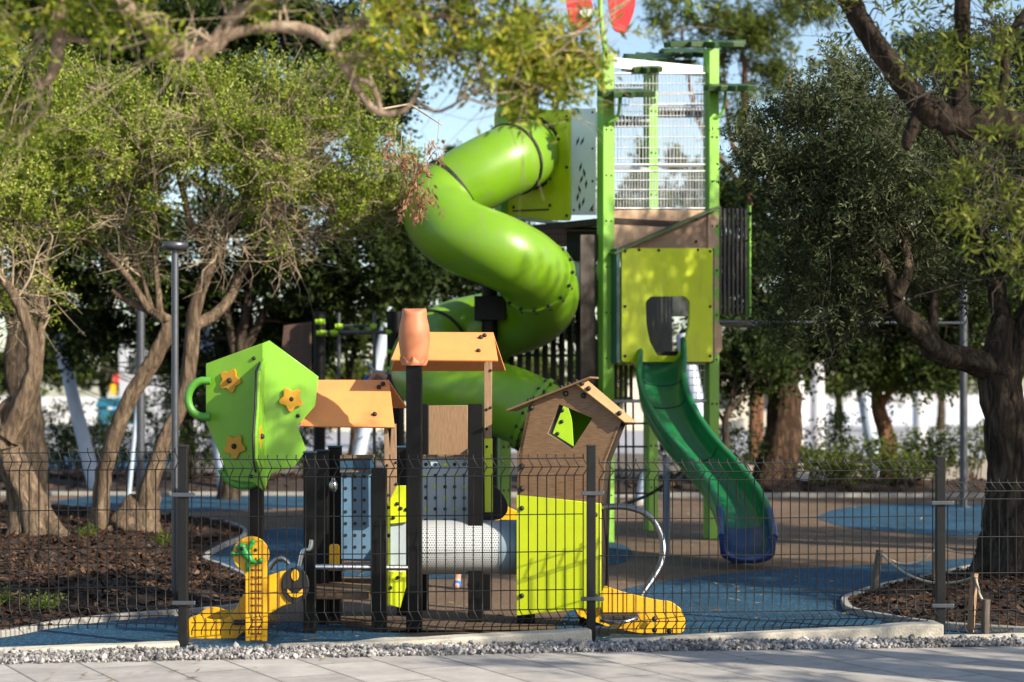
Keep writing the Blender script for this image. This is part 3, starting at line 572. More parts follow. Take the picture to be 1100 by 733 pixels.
def building(label, x0, x1, d, h, m, cols, rows, panels=()):
    t = thing('low_building', label, 'building', ((x0+x1)/2, d, 0)); mb = MB(); mb.box(x0, d, 0, x1, d+8, h); mb.build('wall', m, t)
    mb = MB(); mb.box(x0-.2, d-.2, h, x1+.2, d+8.2, h+.25); mb.build('roof', MATS['white_render'], t)
    for i in range(cols):
        for j in range(rows):
            cx = x0+(i+.5)*(x1-x0)/cols; cz = .9+(j+.35)*(h-.8)/rows; w2 = (x1-x0)/cols*.3; h2 = (h-.8)/rows*.3
            mb = MB(); mb.box(cx-w2, d-.03, cz-h2, cx+w2, d+.02, cz+h2); wv = mb.build('window', mat('window_frame_white', (.6, .6, .6), .5), t)
            mb = MB(); mb.box(cx-w2*.88, d-.036, cz-h2*.88, cx+w2*.88, d-.031, cz+h2*.88); mb.build('pane', mat('dark_window_glass', (.03, .04, .05), .08), wv)
    for (a, b, z0, z1, mm) in panels:
        mb = MB(); mb.box(a, d-.06, z0, b, d-.01, z1); mb.build('colour_panel', mm, t)
x = lambda px, d: (px-CX)/F*d
building('pale grey block with red, yellow and blue panels far behind the twin olive', x(128, 95), x(205, 95), 95, 4.4, mat('grey_render', (.40, .42, .46), .8, var=.05), 2, 2,
         [(x(122, 95), x(128, 95), 2.5, 2.9, mat('red_sign', (.6, .04, .03), .5)), (x(119, 95), x(125, 95), 1.9, 2.4, YEL), (x(121, 95), x(128, 95), 1.0, 1.7, mat('sky_blue_sign', (.08, .30, .6), .5))])
building('long pale single storey block far behind the climbing frame', x(330, 100), x(520, 100), 100, 3.2, mat('cream_render', (.66, .60, .50), .8, var=.05), 5, 1)
building('long pale single storey block far behind the slide', x(640, 104), x(840, 104), 104, 3.0, MATS['cream_render'], 5, 1)
# far turquoise play unit
d = 66; t = thing('play_hut', 'small turquoise play hut far behind the twin olive stems', 'play hut', (x(125, d), d, 0))
TURQ = mat('turquoise_panel', (.012, .12, .18), .45)
mb = MB(); xa, xb = x(106, d), x(146, d)
for xx in (xa, xb): mb.box(xx-.04, d-.04, 0, xx+.04, d+.04, 1.35)
for xx in (xa, xb): mb.box(xx-.04, d+.9, 0, xx+.04, d+.98, 1.35)
mb.each('post', NAVYP, t)
mb = MB(); mb.box(xa+.05, d-.02, .75, xb-.05, d+.02, 1.25); mb.build('side_panel', TURQ, t, .01)
mb = MB(); mb.slab([(xa-.1, d-.1, 1.35), (xb+.1, d-.1, 1.35), (xb+.1, d+.45, 1.65), (xa-.1, d+.45, 1.65)], .03); mb.slab([(xa-.1, d+.45, 1.65), (xb+.1, d+.45, 1.65), (xb+.1, d+1.05, 1.35), (xa-.1, d+1.05, 1.35)], .03); mb.build('roof', TURQ, t)

# leaning pale poles of the far swing and net
def pole(label, a, b, r0, r1, name='leaning_pole', m=PALEPOLE, group='pale leaning poles', cat='pole', n=14):
    t = thing(name, label, cat, (a.x, a.y, 0), group); mb = MB(); mb.tube([a, a.lerp(b, .5), b], [r0, (r0+r1)/2, r1], n); mb.build('shaft', m, t)
    mb = MB(); mb.tube([(a.x, a.y, -.01), (a.x, a.y, .05)], [r0*1.7, r0*1.5], n); mb.each('foot', KERBM if m is PALEPOLE else m, t); return t
def gp(px, d): return Vector(((px-CX)/F*d, d, 0))
pole('thick pale blue pole leaning beside the gnarled olive', gp(104, 31), P(62, 360, 31.5), .12, .10)
pole('pale blue pole rising behind the green leaf panel', gp(243, 31), P(212, 290, 31.6), .13, .10)
pole('pale blue pole leaning behind the climbing frame', gp(378, 32), P(420, 320, 32.6), .12, .10)
pole('thick pale blue pole leaning behind the green slide', gp(768, 28.5), P(734, 360, 29), .13, .12)
pole('short tapering pale pole under the tower beside the slide', gp(688, 27.5), P(700, 470, 27.6), .10, .03)
pole('greyish pale pole leaning beside the young brown trunk', gp(943, 38), P(922, 390, 38.5), .16, .12)
pole('thin pale bent pole between the twin olive stems', gp(138, 29), P(148, 430, 29), .035, .03)

# ------------------------------------------------------------------ lamp posts
def lamp(label, px, top, d, r, disc=True):
    b = gp(px, d); z = P(px, top, d).z; t = thing('lamp_post', label, 'lamp post', b); mb = MB(); mb.tube([b, b+Vector((0, 0, z))], r, 16); mb.build('pole', LAMPM, t)
    mb = MB(); mb.tube([b, b+Vector((0, 0, .02))], r*2.2, 16); mb.build('base_plate', LAMPM, t)
    if disc:
        mb = MB(); mb.tube([b+Vector((0, 0, z-.005)), b+Vector((0, 0, z+.012)), b+Vector((0, 0, z+.045)), b+Vector((0, 0, z+.05))], [.07, .092, .092, .08], 24); mb.build('lamp_head', LAMPM, t)
lamp('slim grey lamp post with flat disc head before the twin stemmed olive', 188, 268, 13.9, .026)
lamp('dark blue grey pole without disc beside the massive split trunk', 1035, 300, 26.8, .055, False)
lamp('dark grey pole behind the bent stem of the twin olive', 151, 330, 27, .06, False)

# ------------------------------------------------------------------ mesh fence
FP = [(-245, 11.22), (197, 11.47), (635, 11.76), (1010, 12.06), (1385, 12.4)]
fence = thing('mesh_fence', 'anthracite welded wire mesh fence along the pavement edge', 'fence', (0, 11.7, 0))
tops = [(486, 486), (497, 489), (499, 494), (514, 512)]
for i, (tl, tr) in enumerate(tops):
    a, b = FP[i], FP[i+1]; A, B = P(a[0], HY, a[1]), P(b[0], HY, b[1])
    if i == 0: zt = 1.175
    elif i == 3: zt = .965
    else: zt = (P(0, tl, a[1]).z+P(0, tr, b[1]).z)/2
    u = (B-A); u.z = 0; L = u.length; u.normalize(); n = Vector((u.y, -u.x, 0)); A = Vector((A.x, A.y, 0))+u*.05; L -= .10
    prof = [(zt+.025, 0), (zt, 0), (zt-.052, .045), (zt-.105, 0), (zt-.345, 0), (zt-.575, 0), (zt-.81, 0), (zt-.93, 0), (zt-.98, .045), (zt-1.03, 0), (zt-1.06, 0)]
    mb = MB(); nv = int(L/.0565)
    for k in range(nv+1):
        q = A+u*(L*k/nv); mb.tube([q+n*o_+u*o_*.55+Vector((0, 0, z)) for z, o_ in prof], .0038, 5, 0, True)
    for z, o_ in [prof[j] for j in (1, 2, 3, 4, 5, 6, 7, 8, 9)]:
        q = A+n*(o_+.004)+Vector((0, 0, z)); mb.tube([q, q+u*L*.5+Vector((0, 0, -.006)), q+u*L], 0.0036, 5)
    mb.build('wire_panel', ANTH, fence)
for i in (1, 2, 3):
    px, d = FP[i]; h = [0, 1.205, 1.20, 1.125][i]; b = gp(px, d); po = MB(); w2 = .028
    po.box(b.x-w2, b.y-w2, 0, b.x+w2, b.y+w2, h); pp = po.build('fence_post', ANTH, fence, .004)
    mb = MB(); mb.box(b.x-w2-.003, b.y-w2-.003, h, b.x+w2+.003, b.y+w2+.003, h+.012); mb.build('post_cap', RUB, pp, .003)
    for z in (h-.30, h-.33-.62):
        mb = MB(); mb.box(b.x-w2-.035, b.y-w2-.016, z, b.x+w2+.05, b.y-w2-.002, z+.026); mb.build('clamp', LAMPM, pp, .004)

# concrete blocks, gravel
def block(label, c0, c1, t0, t1, depth=.14):
    """a cast edge block between two ground corners, tops at given heights"""
    a, b = G(*c0), G(*c1); u = (b-a).normalized(); n = Vector((-u.y, u.x, 0)); k = 9; mb = MB(); vs = []; rng = np.random.default_rng(int(c0[0])+500)
    for i in range(k+1):
        p = a.lerp(b, i/k); h = t0+(t1-t0)*i/k; j = rng.normal(0, .004, 4)
        vs += [p+Vector((0, 0, -.05))+n*j[0], p+n*(.006+j[1])+Vector((0, 0, h+j[2])), p+n*depth+Vector((0, 0, h+j[3])), p+n*depth+Vector((0, 0, -.05))]
    fs = [(i*4+q, (i+1)*4+q, (i+1)*4+(q+1) % 4, i*4+(q+1) % 4) for i in range(k) for q in range(4)]+[(0, 1, 2, 3), (4*k+3, 4*k+2, 4*k+1, 4*k)]
    mb.add(vs, fs); o = mb.build('concrete_block', CONC, None, .012); m0 = (a+b)/2; m0.z = 0
    recenter(tag(o, label, 'concrete block', 'edge blocks under the fence'), m0)
block('low cast edge block before the bark bed and gnarled olive', (-120, 707), (193, 699), .02, .045)
block('cast edge block in front of the playhouse', (300, 697), (636, 692), .012, .085)
block('long raised cast edge block in front of the slide side fence panel', (656, 692), (1014, 688), .02, .105)
block('flat edge block in front of the rope stakes', (1019, 689), (1240, 684), .02, .03)
def gravel(n, rng):
    ico = bmesh.new(); bmesh.ops.create_icosphere(ico, subdivisions=1, radius=1); V0 = np.array([v.co[:] for v in ico.verts]); F0 = np.array([[v.index for v in f.verts] for f in ico.faces]); ico.free()
    t = rng.uniform(-.1, 1.1, n); s = rng.uniform(0, 1, n)
    a = np.array([G(0, 715)[:2], G(640, 702)[:2], G(1100, 695.5)[:2]]); b = np.array([G(0, 702.5)[:2], G(640, 692.5)[:2], G(1100, 687.5)[:2]])
    q = np.clip(t*2, -.2, 2.2); k = np.clip(q.astype(int), 0, 1); f = (q-k)[:, None]
    p = (a[k]*(1-f)+a[k+1]*f)*(1-s[:, None])+(b[k]*(1-f)+b[k+1]*f)*s[:, None]
    sz = .0085*rng.lognormal(0, .35, n); M = rng.normal(size=(n, 3, 3)); Q = np.linalg.qr(M)[0]; sc_ = np.stack([sz*rng.uniform(.8, 1.5, n), sz, sz*rng.uniform(.5, .9, n)], -1)
    V = np.einsum('nij,nvj->nvi', Q, V0[None]*sc_[:, None, :]*(1+rng.normal(0, .12, (n, len(V0), 1)))); V += np.c_[p, sz*.6+rng.uniform(0, .018, n)][:, None, :]
    Fs = (F0[None]+(np.arange(n)*len(V0))[:, None, None]).reshape(-1, 3)
    me = bpy.data.meshes.new('gravel'); me.from_pydata(V.reshape(-1, 3).tolist(), [], Fs.tolist())
    me.materials.append(leafmat('gravel_stones', [(.05, .05, .052), (.17, .165, .165), (.36, .35, .35), (.66, .65, .64)], 0, .8)); return link('gravel', me)
tag(gravel(9000, RNG), 'loose grey and white stones between pavement and fence', 'gravel', kind='stuff')

# ------------------------------------------------------------------ big play tower
tw = thing('play_tower', 'tall green play tower with spiral tube slide and dark green chute', 'play tower', tuple(gp(680, 20.6)))
SQ = .065
def post(px, d, top, m, parent, r=SQ, name='post', rot=0, base=0, bev=.008):
    b = gp(px, d); z = P(px, top, d).z; mb = MB(); c, s = math.cos(rot)*r, math.sin(rot)*r
    mb.quadbox((b.x, b.y, (z+base)/2), (c, s, 0), (-s, c, 0), (0, 0, (z-base)/2)); return mb.build(name, m, parent, bev)
TF = vplane(651, 20, 764, 20.6); rot = math.atan2(TF.u.y, TF.u.x)
for px, d, top in ((650.5, 20.05, 58), (764, 20.6, 53), (699, 21.9, 62), (763, 22.8, 85), (541, 21.2, 92)):
    p_ = post(px, d, top, POSTG, tw, .069 if px == 650.5 else .064, rot=rot); b = gp(px, d); z = P(px, top, d).z
    mb = MB(); 
    for zz in np.arange(.5, z, .48):
        c = b+TF.n*.064+Vector((0, 0, zz)); mb.ball(c-TF.u*.03, .013); mb.ball(c+TF.u*.03, .013)
    mb.each('bolt_head', RUB, p_)
def on(pl, pxs): return pxs
# panels on the front
lp = plate('entry_panel', TF, [[(661, 268), (758, 268), (758, 389), (661, 389)], [(686, 325), (692, 319), (728, 319), (734, 325), (733, 350), (728, 369), (721, 383), (699, 383), (691, 369), (687, 350)]], .03, LIME, tw, rounded=.03, off=.14)
mb = MB(); bolts(mb, TF, [(664, 271), (679, 269.5), (700, 270), (742, 269.5), (755, 271), (664, 330), (755, 330), (664, 383), (755, 383)], .016, .145); mb.each('bolt_head', RUB, lp)
mb = MB(); a, b = TF(657, 268), TF(657, 390); mb.quadbox((a+b)/2+TF.n*.05, TF.u*.02, TF.n*.09, Vector((0, 0, (a-b).z/2))); a, b = TF(760, 268), TF(760, 390); mb.quadbox((a+b)/2+TF.n*.04, TF.u*.01, TF.n*.08, Vector((0, 0, (a-b).z/2))); mb.each('panel_side', mat('teal_edge', (.02, .09, .08), .4), tw)
WOODL = woodmat('light_wood_laminate', (.42, .26, .155), (.57, .38, .24), (26, 26, 1.5)); WOODM = woodmat('mid_wood_laminate', (.22, .135, .08), (.33, .21, .13), (2, 2, 26))
plate('wood_panel', TF, [[(658, 226), (757, 226), (757, 268), (658, 268)]], .025, WOODL, tw)
plate('gable_board', TF, [[(658, 271), (759, 230), (759, 268), (659, 270)]], .02, WOODM, tw, off=.05)
mb = MB(); a, b = TF(652, 273), TF(766, 223); mb.slab([a+TF.n*.16, b+TF.n*.16, b+TF.n*.02+Vector((0, 0, .01)), a+TF.n*.02+Vector((0, 0, .01))], .018); mb.build('roof_strip', mat('grey_green_strip', (.08, .13, .05), .45), tw, .004)
mb = MB(); bolts(mb, TF, [(738, 237), (745, 236), (745, 260), (676, 263), (684, 260)], .016, .055); mb.each('bolt_head', RUB, tw)
def wavy(px0, px1, y0, y1, side, n=5, amp=4):
    out = []; k = n*10
    for i in range(k+1):
        y = y0+(y1-y0)*i/k; out.append((px1+amp*math.sin(i/k*n*2*math.pi)*(1 if side > 0 else 0), y))
    return [(px0, y1), (px0, y0)]+out
plate('wavy_board', TF, [wavy(757, 766, 231, 345, 1, 5, 2.5)+[(772, 352), (772, 376), (766, 382), (757, 382)]], .02, WOODL, tw, off=.07)
plate('wavy_board', TF, [[(628, 252), (646, 252)]+[(646+3*math.sin(i*.55), 255+i*4) for i in range(26)]+[(643, 362), (650, 372), (650, 425), (628, 425)]], .02, WOODD, tw, off=-.08)
# wire panels
def wires(name, pl, x0, x1, y0, y1, nv, hy, r=.004, m=GALV, off=0, rails=True, rr=.012, hr=None):
    t0 = MB(); rl = MB()
    for k in range(nv+1):
        px = x0+(x1-x0)*k/nv; t0.tube([pl(px, y0)+pl.n*off, pl(px, y1)+pl.n*off], r, 4, 0, False)
    for y in hy: t0.tube([pl(x0, y)+pl.n*(off+r*1.8), pl(x1, y)+pl.n*(off+r*1.8)], hr or r, 4, 0, False)
    o = t0.build(name, m, tw)
    if rails:
        for y in (y0, y1): rl.tube([pl(x0-1, y)+pl.n*off, pl(x1+1, y)+pl.n*off], rr, 8)
        rl.each('rail', m, o)
wires('wire_panel', TF, 657, 757, 79, 177, 27, [90+i*11.5 for i in range(8)], .0048)
wires('wire_panel', TF, 657, 757, 184, 224, 32, [194, 204, 214], .006)
TB = vplane(651, 20.05, 699, 21.85); TR = vplane(699, 21.9, 763, 22.8); TS = vplane(764, 20.65, 803, 22.45)
wires('wire_panel', TR, 704, 760, 100, 224, 22, [112, 130, 150, 170, 190, 205], .003)
wires('wire_panel', TB, 660, 694, 92, 224, 10, [120, 150, 180, 205], .003)
mb = MB()
for y in (112, 118, 178): mb.tube([TR(700, y), TR(762, y)], .02, 8)
for y in (130, 182): mb.tube([TB(655, y), TB(697, y)], .02, 8)
mb.each('rail', GALV, tw)
mb = MB(); 
for k in range(18): mb.quadbox(TR(703+k*3.3, 121), TR.u*.008, TR.n*.02, Vector((0, 0, .06)))
for k in range(8): mb.quadbox(TB(660+k*4.4, 131), TB.u*.008, TB.n*.02, Vector((0, 0, .06)))
mb.build('slat_strip', RUB, tw)
mb = MB(); a, b = TF(655, 73), TF(758, 70); mb.quadbox((a+b)/2-TF.n*.04, TF.u*((b-a).length/2), TF.n*.02, Vector((0, 0, .055))); mb.build('white_beam', WHITEP, tw, .004)
# slatted sides
def slats(pl, x0, x1, y0, y1, n, m, wd, rail_y=(), edge=None, off=0):
    mb = MB()
    for k in range(n):
        px = x0+(x1-x0)*(k+.5)/n; a, b = pl(px, y0)+pl.n*off, pl(px, y1)+pl.n*off; mb.quadbox((a+b)/2, pl.u*wd/2, pl.n*.012, Vector((0, 0, (a-b).z/2)))
    o = mb.build('slat_panel', m, tw, .003)
    if edge:
        mb = MB(); a, b = pl(edge, y0-3), pl(edge, y1+3); mb.quadbox((a+b)/2, pl.u*.014, pl.n*.03, Vector((0, 0, (a-b).z/2))); mb.build('edge_strip', POSTG, o, .003)
    if rail_y:
        mb = MB()
        for y in rail_y: mb.tube([pl(x0, y)+pl.n*(off-.03), pl(x1, y)+pl.n*(off-.03)], .016, 8)
        mb.each('rail', POSTG, o)
SL = mat('grey_brown_slat', (.032, .025, .024), .55, var=.2)
TS2 = vplane(769, 20.75, 806, 21.15); slats(TS2, 771, 803, 224, 338, 7, SL, .034, (235, 330), 804)
WP = vplane(641, 20.3, 535, 21.3); WP = vplane(535, 21.3, 641, 20.3)
slats(WP, 545, 626, 322, 470, 9, WOODD, .066, (382,), 626)
slats(TF, 658, 686, 392, 432, 5, WOODD, .03, (428,), None, -.1)
wires('wire_panel', TF, 735, 757, 391, 430, 5, [398, 406, 414, 422], .004)
mb = MB(); mb.tube([TF(655, 431), TF(762, 431)], .018, 8); mb.each('rail', GALV, tw); mb = MB(); mb.tube([TF(766, 346), P(806, 346, 21.2), P(1035, 347, 26.75)], .014, 8); mb.build('cable', LAMPM, tw)
mb = MB(); a, b = vplane(769, 20.75, 806, 21.15)(769, 344), vplane(769, 20.75, 806, 21.15)(806, 344); mb.slab([a, b, b+Vector((.15, .6, 0)), a+Vector((.15, .6, 0))], .05); mb.build('bridge_deck', WOODD, tw)
mat('dark_net_and_shade', (.02, .03, .028), .6)
plate('interior_shade_board', vplane(651, 21.0, 764, 22.2), [[(662, 290), (757, 290), (757, 340), (722, 340), (722, 388), (662, 388)]], .02, MATS['dark_net_and_shade'], tw)  # added dark board standing in for the shade inside the tower opening
# decks
mb = MB(); zt = 2.0
q = [gp(651, 20.0), gp(764, 20.6), gp(763, 22.8), gp(699, 21.9)]; mb.slab([p+Vector((0, 0, 2.02)) for p in q], .08); mb.slab([p+Vector((0, 0, 3.42)) for p in q], .07); mb.each('deck', WOODD, tw)
q = [gp(541, 21.2), gp(651, 20.0), gp(699, 21.9), gp(600, 23)]; mb = MB(); mb.slab([p+Vector((0, 0, 3.42)) for p in q], .07); mb.each('deck', WOODD, tw)
# port wall of the tube slide
pw = plate('tube_port_panel', WP, [[(533, 120), (614, 118), (614, 237), (533, 237)]], .025, LIME, tw, rounded=.04, off=.03)
mb = MB(); bolts(mb, WP, [(554, 223), (593, 221), (611, 125), (611, 180), (611, 232), (537, 222)], .018, .035); a, b = WP(553, 227), WP(592, 225.5); mb.quadbox((a+b)/2+WP.n*.035, (b-a)/2, WP.n*.004, Vector((0, 0, .008))); mb.each('bolt_head', RUB, pw)
wp = plate('white_panel', WP, [[(615, 117), (641, 117), (641, 231), (615, 231)]], .02, WHITEP, tw, off=.02)
mb = MB()
for (px, py, a) in ((625, 180, .3), (629, 186, -.2), (626, 193, .4), (631, 198, .1), (624, 204, -.3), (622, 212, .2), (628, 217, .3), (624, 222, 0), (637, 224, .6), (627, 152, .5), (622, 152, .4)):
    c = WP(px, py)+WP.n*.022; L_ = Vector((WP.u.x*math.sin(a), WP.u.y*math.sin(a), math.cos(a)))*.055; W_ = WP.u*.018
    mb.add([c-L_, c+W_, c+L_, c-W_], [(0, 1, 2, 3)])
mb.each('leaf_cutout', RUB, wp)
mb = MB(); bolts(mb, WP, [(618, 121), (638, 121), (618, 226), (638, 226), (638, 160), (638, 195)], .014, .022); mb.each('bolt_head', RUB, wp)
plate('crown_board', WP, [[(537, 84), (577, 84), (577, 120), (537, 120)]], .02, WOODD, tw)
mb = MB(); mb.tube([WP(536, 232)+WP.n*.06, WP(600, 240)+WP.n*.06, WP(650, 243)+WP.n*.06], .018, 8); mb.each('rail', GALV, tw)
wires('wire_panel', WP, 560, 646, 246, 280, 26, [252, 260, 268, 276], .003, ANTH)
plate('net_panel', WP, [[(602, 248), (648, 248), (648, 278), (602, 278)]], .01, mat('dark_net_and_shade', (.02, .03, .028), .6), tw, off=-.1)
plate('white_panel', WP, [[(612, 282), (629, 282), (629, 330), (612, 330)]], .02, WHITEP, tw, rounded=.03, off=-.02)
# leaf canopies on the top
def canopy(px, py, d, wpx, seed, tilt=.1):
    rng = np.random.default_rng(seed); c = P(px, py, d); r = wpx/2*d/F; k = 22; pts = []
    for i in range(k):
        a = 2*math.pi*i/k; rr = r*(1 if i % 2 else .68)*rng.uniform(.88, 1.05); pts.append((math.cos(a)*rr, math.sin(a)*rr))
    cu = [Vector((a, b, a*rng.normal(0, .02)+b*tilt)) for a, b in pts]; mb = MB(); mb.slab([c+p for p in cu], .06)
    mb.quadbox(c+Vector((0, 0, -.05)), (r*.5, 0, 0), (0, .03, r*0), (0, 0, .02)); o = mb.build('leaf_canopy', CANOPYG, tw, .008); return o
for a in ((757, 44, 20.9, 92, 1, .22), (696, 60, 20.9, 62, 2, .34), (672, 97, 19.8, 64, 3, .24), (783, 91, 20.4, 56, 4, .22), (722, 66, 21.8, 60, 6, .1), (735, 54, 21.6, 60, 7, .3), (690, 70, 20.3, 50, 8, .3)): canopy(*a)
mb = MB()
for (px, d, y0, y1, s) in ((653, 19.95, 132, 101, 12), (764, 20.55, 128, 95, 14)):
    mb.tube(spline([P(px, y0, d), P(px+s*.7, y0-4, d-.02), P(px+s, y0-14, d-.03), P(px+s*1.1, y1, d-.03)], 5), .018, 8)
mb.tube([P(762, 60, 20.6), P(762, 45, 20.7)], .03, 8); mb.each('canopy_bracket', POSTG, tw)
# red flower on a stalk
mb = MB(); mb.tube([P(651, 60, 20), P(648, 40, 20.1), P(645, 15, 20.2), P(645, -30, 20.2)], .03, 8); mb.build('stalk', POSTG, tw)
FL = facing(20.2)
for pts, off in (([(606, -14), (628, -16), (637, 6), (634, 24), (626, 34), (612, 28)], .0), ([(652, -16), (684, -10), (681, 12), (672, 37), (659, 33), (654, 10)], .02), ([(626, -60), (662, -60), (668, -18), (645, -4), (624, -18)], .04)):
    plate('petal', FL, [pts], .03, RED, tw, off=off, rounded=.04)
plate('flower_eye', FL, [[(630+7*math.cos(t), 14+5*math.sin(t)) for t in np.linspace(0, 6.283, 17)[:-1]]], .03, WHITEP, tw, off=.03)

# spiral tube slide
TR_ = .375
cxp, cyp = -.20, 20.35; RH = .50
def hx(th, z, r=RH): return Vector((cxp+math.cos(R(th))*r, cyp+math.sin(R(th))*r*1.0, z))
A0 = WP(576, 166)
path_c = [A0-WP.n*.1, A0+WP.n*.14, P(553, 170, 20.15), P(520, 186, 19.95), P(484, 208, 19.9), P(472, 231, 19.65), P(492, 252, 19.3), P(540, 272, 19.2), P(572, 292, 19.5), P(584, 318, 20.0), P(568, 338, 20.5), P(530, 350, 20.8), P(488, 360, 20.8), P(462, 378, 20.5), P(458, 398, 20.1), P(478, 414, 19.7), P(515, 424, 19.5), P(555, 436, 19.4), P(590, 455, 19.3), P(615, 470, 19.0)]
pc = spline(path_c, 8)
ts = tw
mb = MB(); mb.tube(pc, TR_, 36, 0, False); mb.tube(pc, TR_-.012, 36, 0, False)
tube = mb.build('tube_slide', TUBEG, tw)
def flange(i, dark=True, bolt=True, r=TR_, wdt=.05):
    c = pc[i]; t = (pc[min(i+1, len(pc)-1)]-pc[max(i-1, 0)]).normalized(); u = t.orthogonal().normalized(); v = t.cross(u); n = 40
    prof = [(-wdt/2, r-.005), (-wdt/2, r+.03), (wdt/2, r+.03), (wdt/2, r-.005)] if bolt else [(-.015, r-.004), (-.015, r+.016), (.015, r+.016), (.015, r-.004)]
    mb = MB(); vs = [c+t*a+(u*math.cos(2*math.pi*j/n)+v*math.sin(2*math.pi*j/n))*b for a, b in prof for j in range(n)]
    mb.add(vs, [(q*n+j, q*n+(j+1) % n, (q+1)*n+(j+1) % n, (q+1)*n+j) for q in range(3) for j in range(n)], 0, False)
    if bolt:
        for j in range(16):
            a = 2*math.pi*j/16
            for s in (-1, 1): mb.ball(c+(u*math.cos(a)+v*math.sin(a))*(r+.02)+t*s*wdt*.6, .02, 1)
    mb.build('flange', [RUB if dark else TUBEG, RUB], tube)
flange(8, True, True); flange(17, True, False); flange(31, True, False); flange(66, False, True); flange(100, True, False); flange(140, False, True)
pole_b = gp(526, 20.3); mb = MB(); mb.tube([pole_b, pole_b+Vector((0, 0, 2.85))], .085, 16); mb.box(pole_b.x-.16, pole_b.y-.2, 2.35, pole_b.x+.16, pole_b.y+.12, 2.6); mb.build('slide_pole', BLACK, tw)
for px, d_, y in ((470, 20.4, 400), (590, 19.6, 470)):
    b = gp(px, d_); mb = MB(); mb.tube([b, b+Vector((0, 0, P(px, y, d_).z-.2))], .06, 12); mb.build('slide_pole', BLACK, tw)

# open chute
sp = [P(711, 385, 20.6), P(711, 388, 20.3), P(711, 405, 19.95), P(711, 429, 19.6), P(717, 453, 19.25), P(735, 484, 18.8), P(760, 513, 18.35), P(783, 542, 17.9), P(797, 568, 17.5), P(802, 588, 17.15), P(803, 601, 16.75)]
sp = spline(sp, 7); k = len(sp)
def chute(i0, i1, name, m, parent):
    mb = MB(); hw, h, th = .215, .20, .03; N = 14; rings = []; lrail = []; rrail = []
    for i in range(i0, i1+1):
        t = (sp[min(i+1, k-1)]-sp[max(i-1, 0)]).normalized(); th_ = Vector((t.x, t.y, 0)).normalized() if Vector((t.x, t.y, 0)).length > .05 else Vector((0, -1, 0))
        s = Vector((-th_.y, th_.x, 0)); u = s.cross(t); u = -u if u.z < 0 else u
        inner = [(-hw, h)]+[(-hw*math.cos(math.pi*j/N), h*.75*(1-math.sin(math.pi*j/N)**.55)) for j in range(N+1)]+[(hw, h)]
        outer = [(hw+th, h)]+[((hw+th)*math.cos(math.pi*j/N), h*.75*(1-math.sin(math.pi*j/N)**.55)-th*1.3) for j in range(N+1)]+[(-hw-th, h)]
        rings.append([sp[i]+s*a+u*b for a, b in inner+outer]); lrail.append(sp[i]+s*(hw+.015)+u*h); rrail.append(sp[i]-s*(hw+.015)+u*h)
    n = len(rings[0]); vs = [x_ for r in rings for x_ in r]
    mb.add(vs, [(a*n+j, a*n+(j+1) % n, (a+1)*n+(j+1) % n, (a+1)*n+j) for a in range(len(rings)-1) for j in range(n)], 0, True)
    mb.add(rings[0], [tuple(range(n))]); mb.add(rings[-1], [tuple(range(n-1, -1, -1))])
    mb.tube(lrail, .034, 10); mb.tube(rrail, .034, 10)
    if name == 'slide_exit':
        t = (sp[-1]-sp[-3]).normalized(); e = rings[-1]; mb.tube([e[0]]+[e[j] for j in range(1, N+2)]+[e[N+2]], .034, 8)
    return mb.build(name, m, parent)
ch = chute(0, 56, 'slide_chute', DEEPG, tw); chute(56, k-1, 'slide_exit', NAVY, ch)
for i in (17, 24, 38):
    t = (sp[i+1]-sp[i-1]).normalized()
    s = Vector((-t.y, t.x, 0)).normalized(); u = s.cross(t); u = -u if u.z < 0 else u
    mb = MB(); N = 14; mb.tube([sp[i]+s*(-.213*math.cos(math.pi*j/N))+u*(.15*(1-math.sin(math.pi*j/N)**.55)+.002) for j in range(N+1)], .005, 5); mb.build('seam', RUB, ch)
b = G(793, 607); mb = MB(); mb.box(b.x-.05, b.y+.1, 0, b.x+.05, b.y+.2, .2); mb.build('slide_foot', RUB, tw)
b = gp(716, 18.3); mb = MB(); mb.tube([b, b+Vector((0, 0, .95))], .035, 10); mb.build('slide_leg', mat('grey_blue_leg', (.12, .16, .2), .45), tw)
# ropes under the deck
mb = MB()
for px in (664, 672, 680): mb.tube([P(px, 430, 20.9), P(px+1, 545, 20.9)], .012, 6)
for y in (455, 480, 505, 530): mb.tube([P(655, y, 20.9), P(695, y, 21.6)], .012, 6)
mb.tube(spline([P(660, 545, 20.2), P(700, 530, 20), P(740, 500, 19.5)], 5), .018, 6); mb.each('net_rope', RUB, tw)

# ------------------------------------------------------------------ toddler play house
ph = thing('play_house', 'low toddler playhouse with leaf panel, orange roofs and crawl tunnel', 'playhouse', tuple(gp(430, 12.8)))
LFp = facing(12.6)
LFl, LFr = vplane(221.5, 12.74, 282, 12.6), vplane(282, 12.6, 342, 12.68)
leaf = plate('leaf_panel', LFl, [[(221.5, 391), (282, 369.2), (282, 526), (272, 518), (247, 515), (237, 490), (221.5, 453)]], .018, LEAFG, ph)
plate('leaf_half', LFr, [[(282, 369.2), (289.4, 366.4), (341.8, 405), (338, 436), (319, 458), (328.6, 483), (316, 501), (291, 508), (284, 527), (282, 526)]], .018, LEAFG, leaf)
fx = P(283, 400, 12.6).x
fin = [(527, 0), (505, .30), (493, .40), (467, .42), (440, .33), (415, .30), (400, .28), (390, .10), (385, 0)]
mb = MB(); vs = [Vector((fx, 12.58-o_, P(283, y, 12.6).z)) for y, o_ in fin]; mb.slab(vs, .016); mb.build('leaf_fin', LEAFG, leaf, .003)
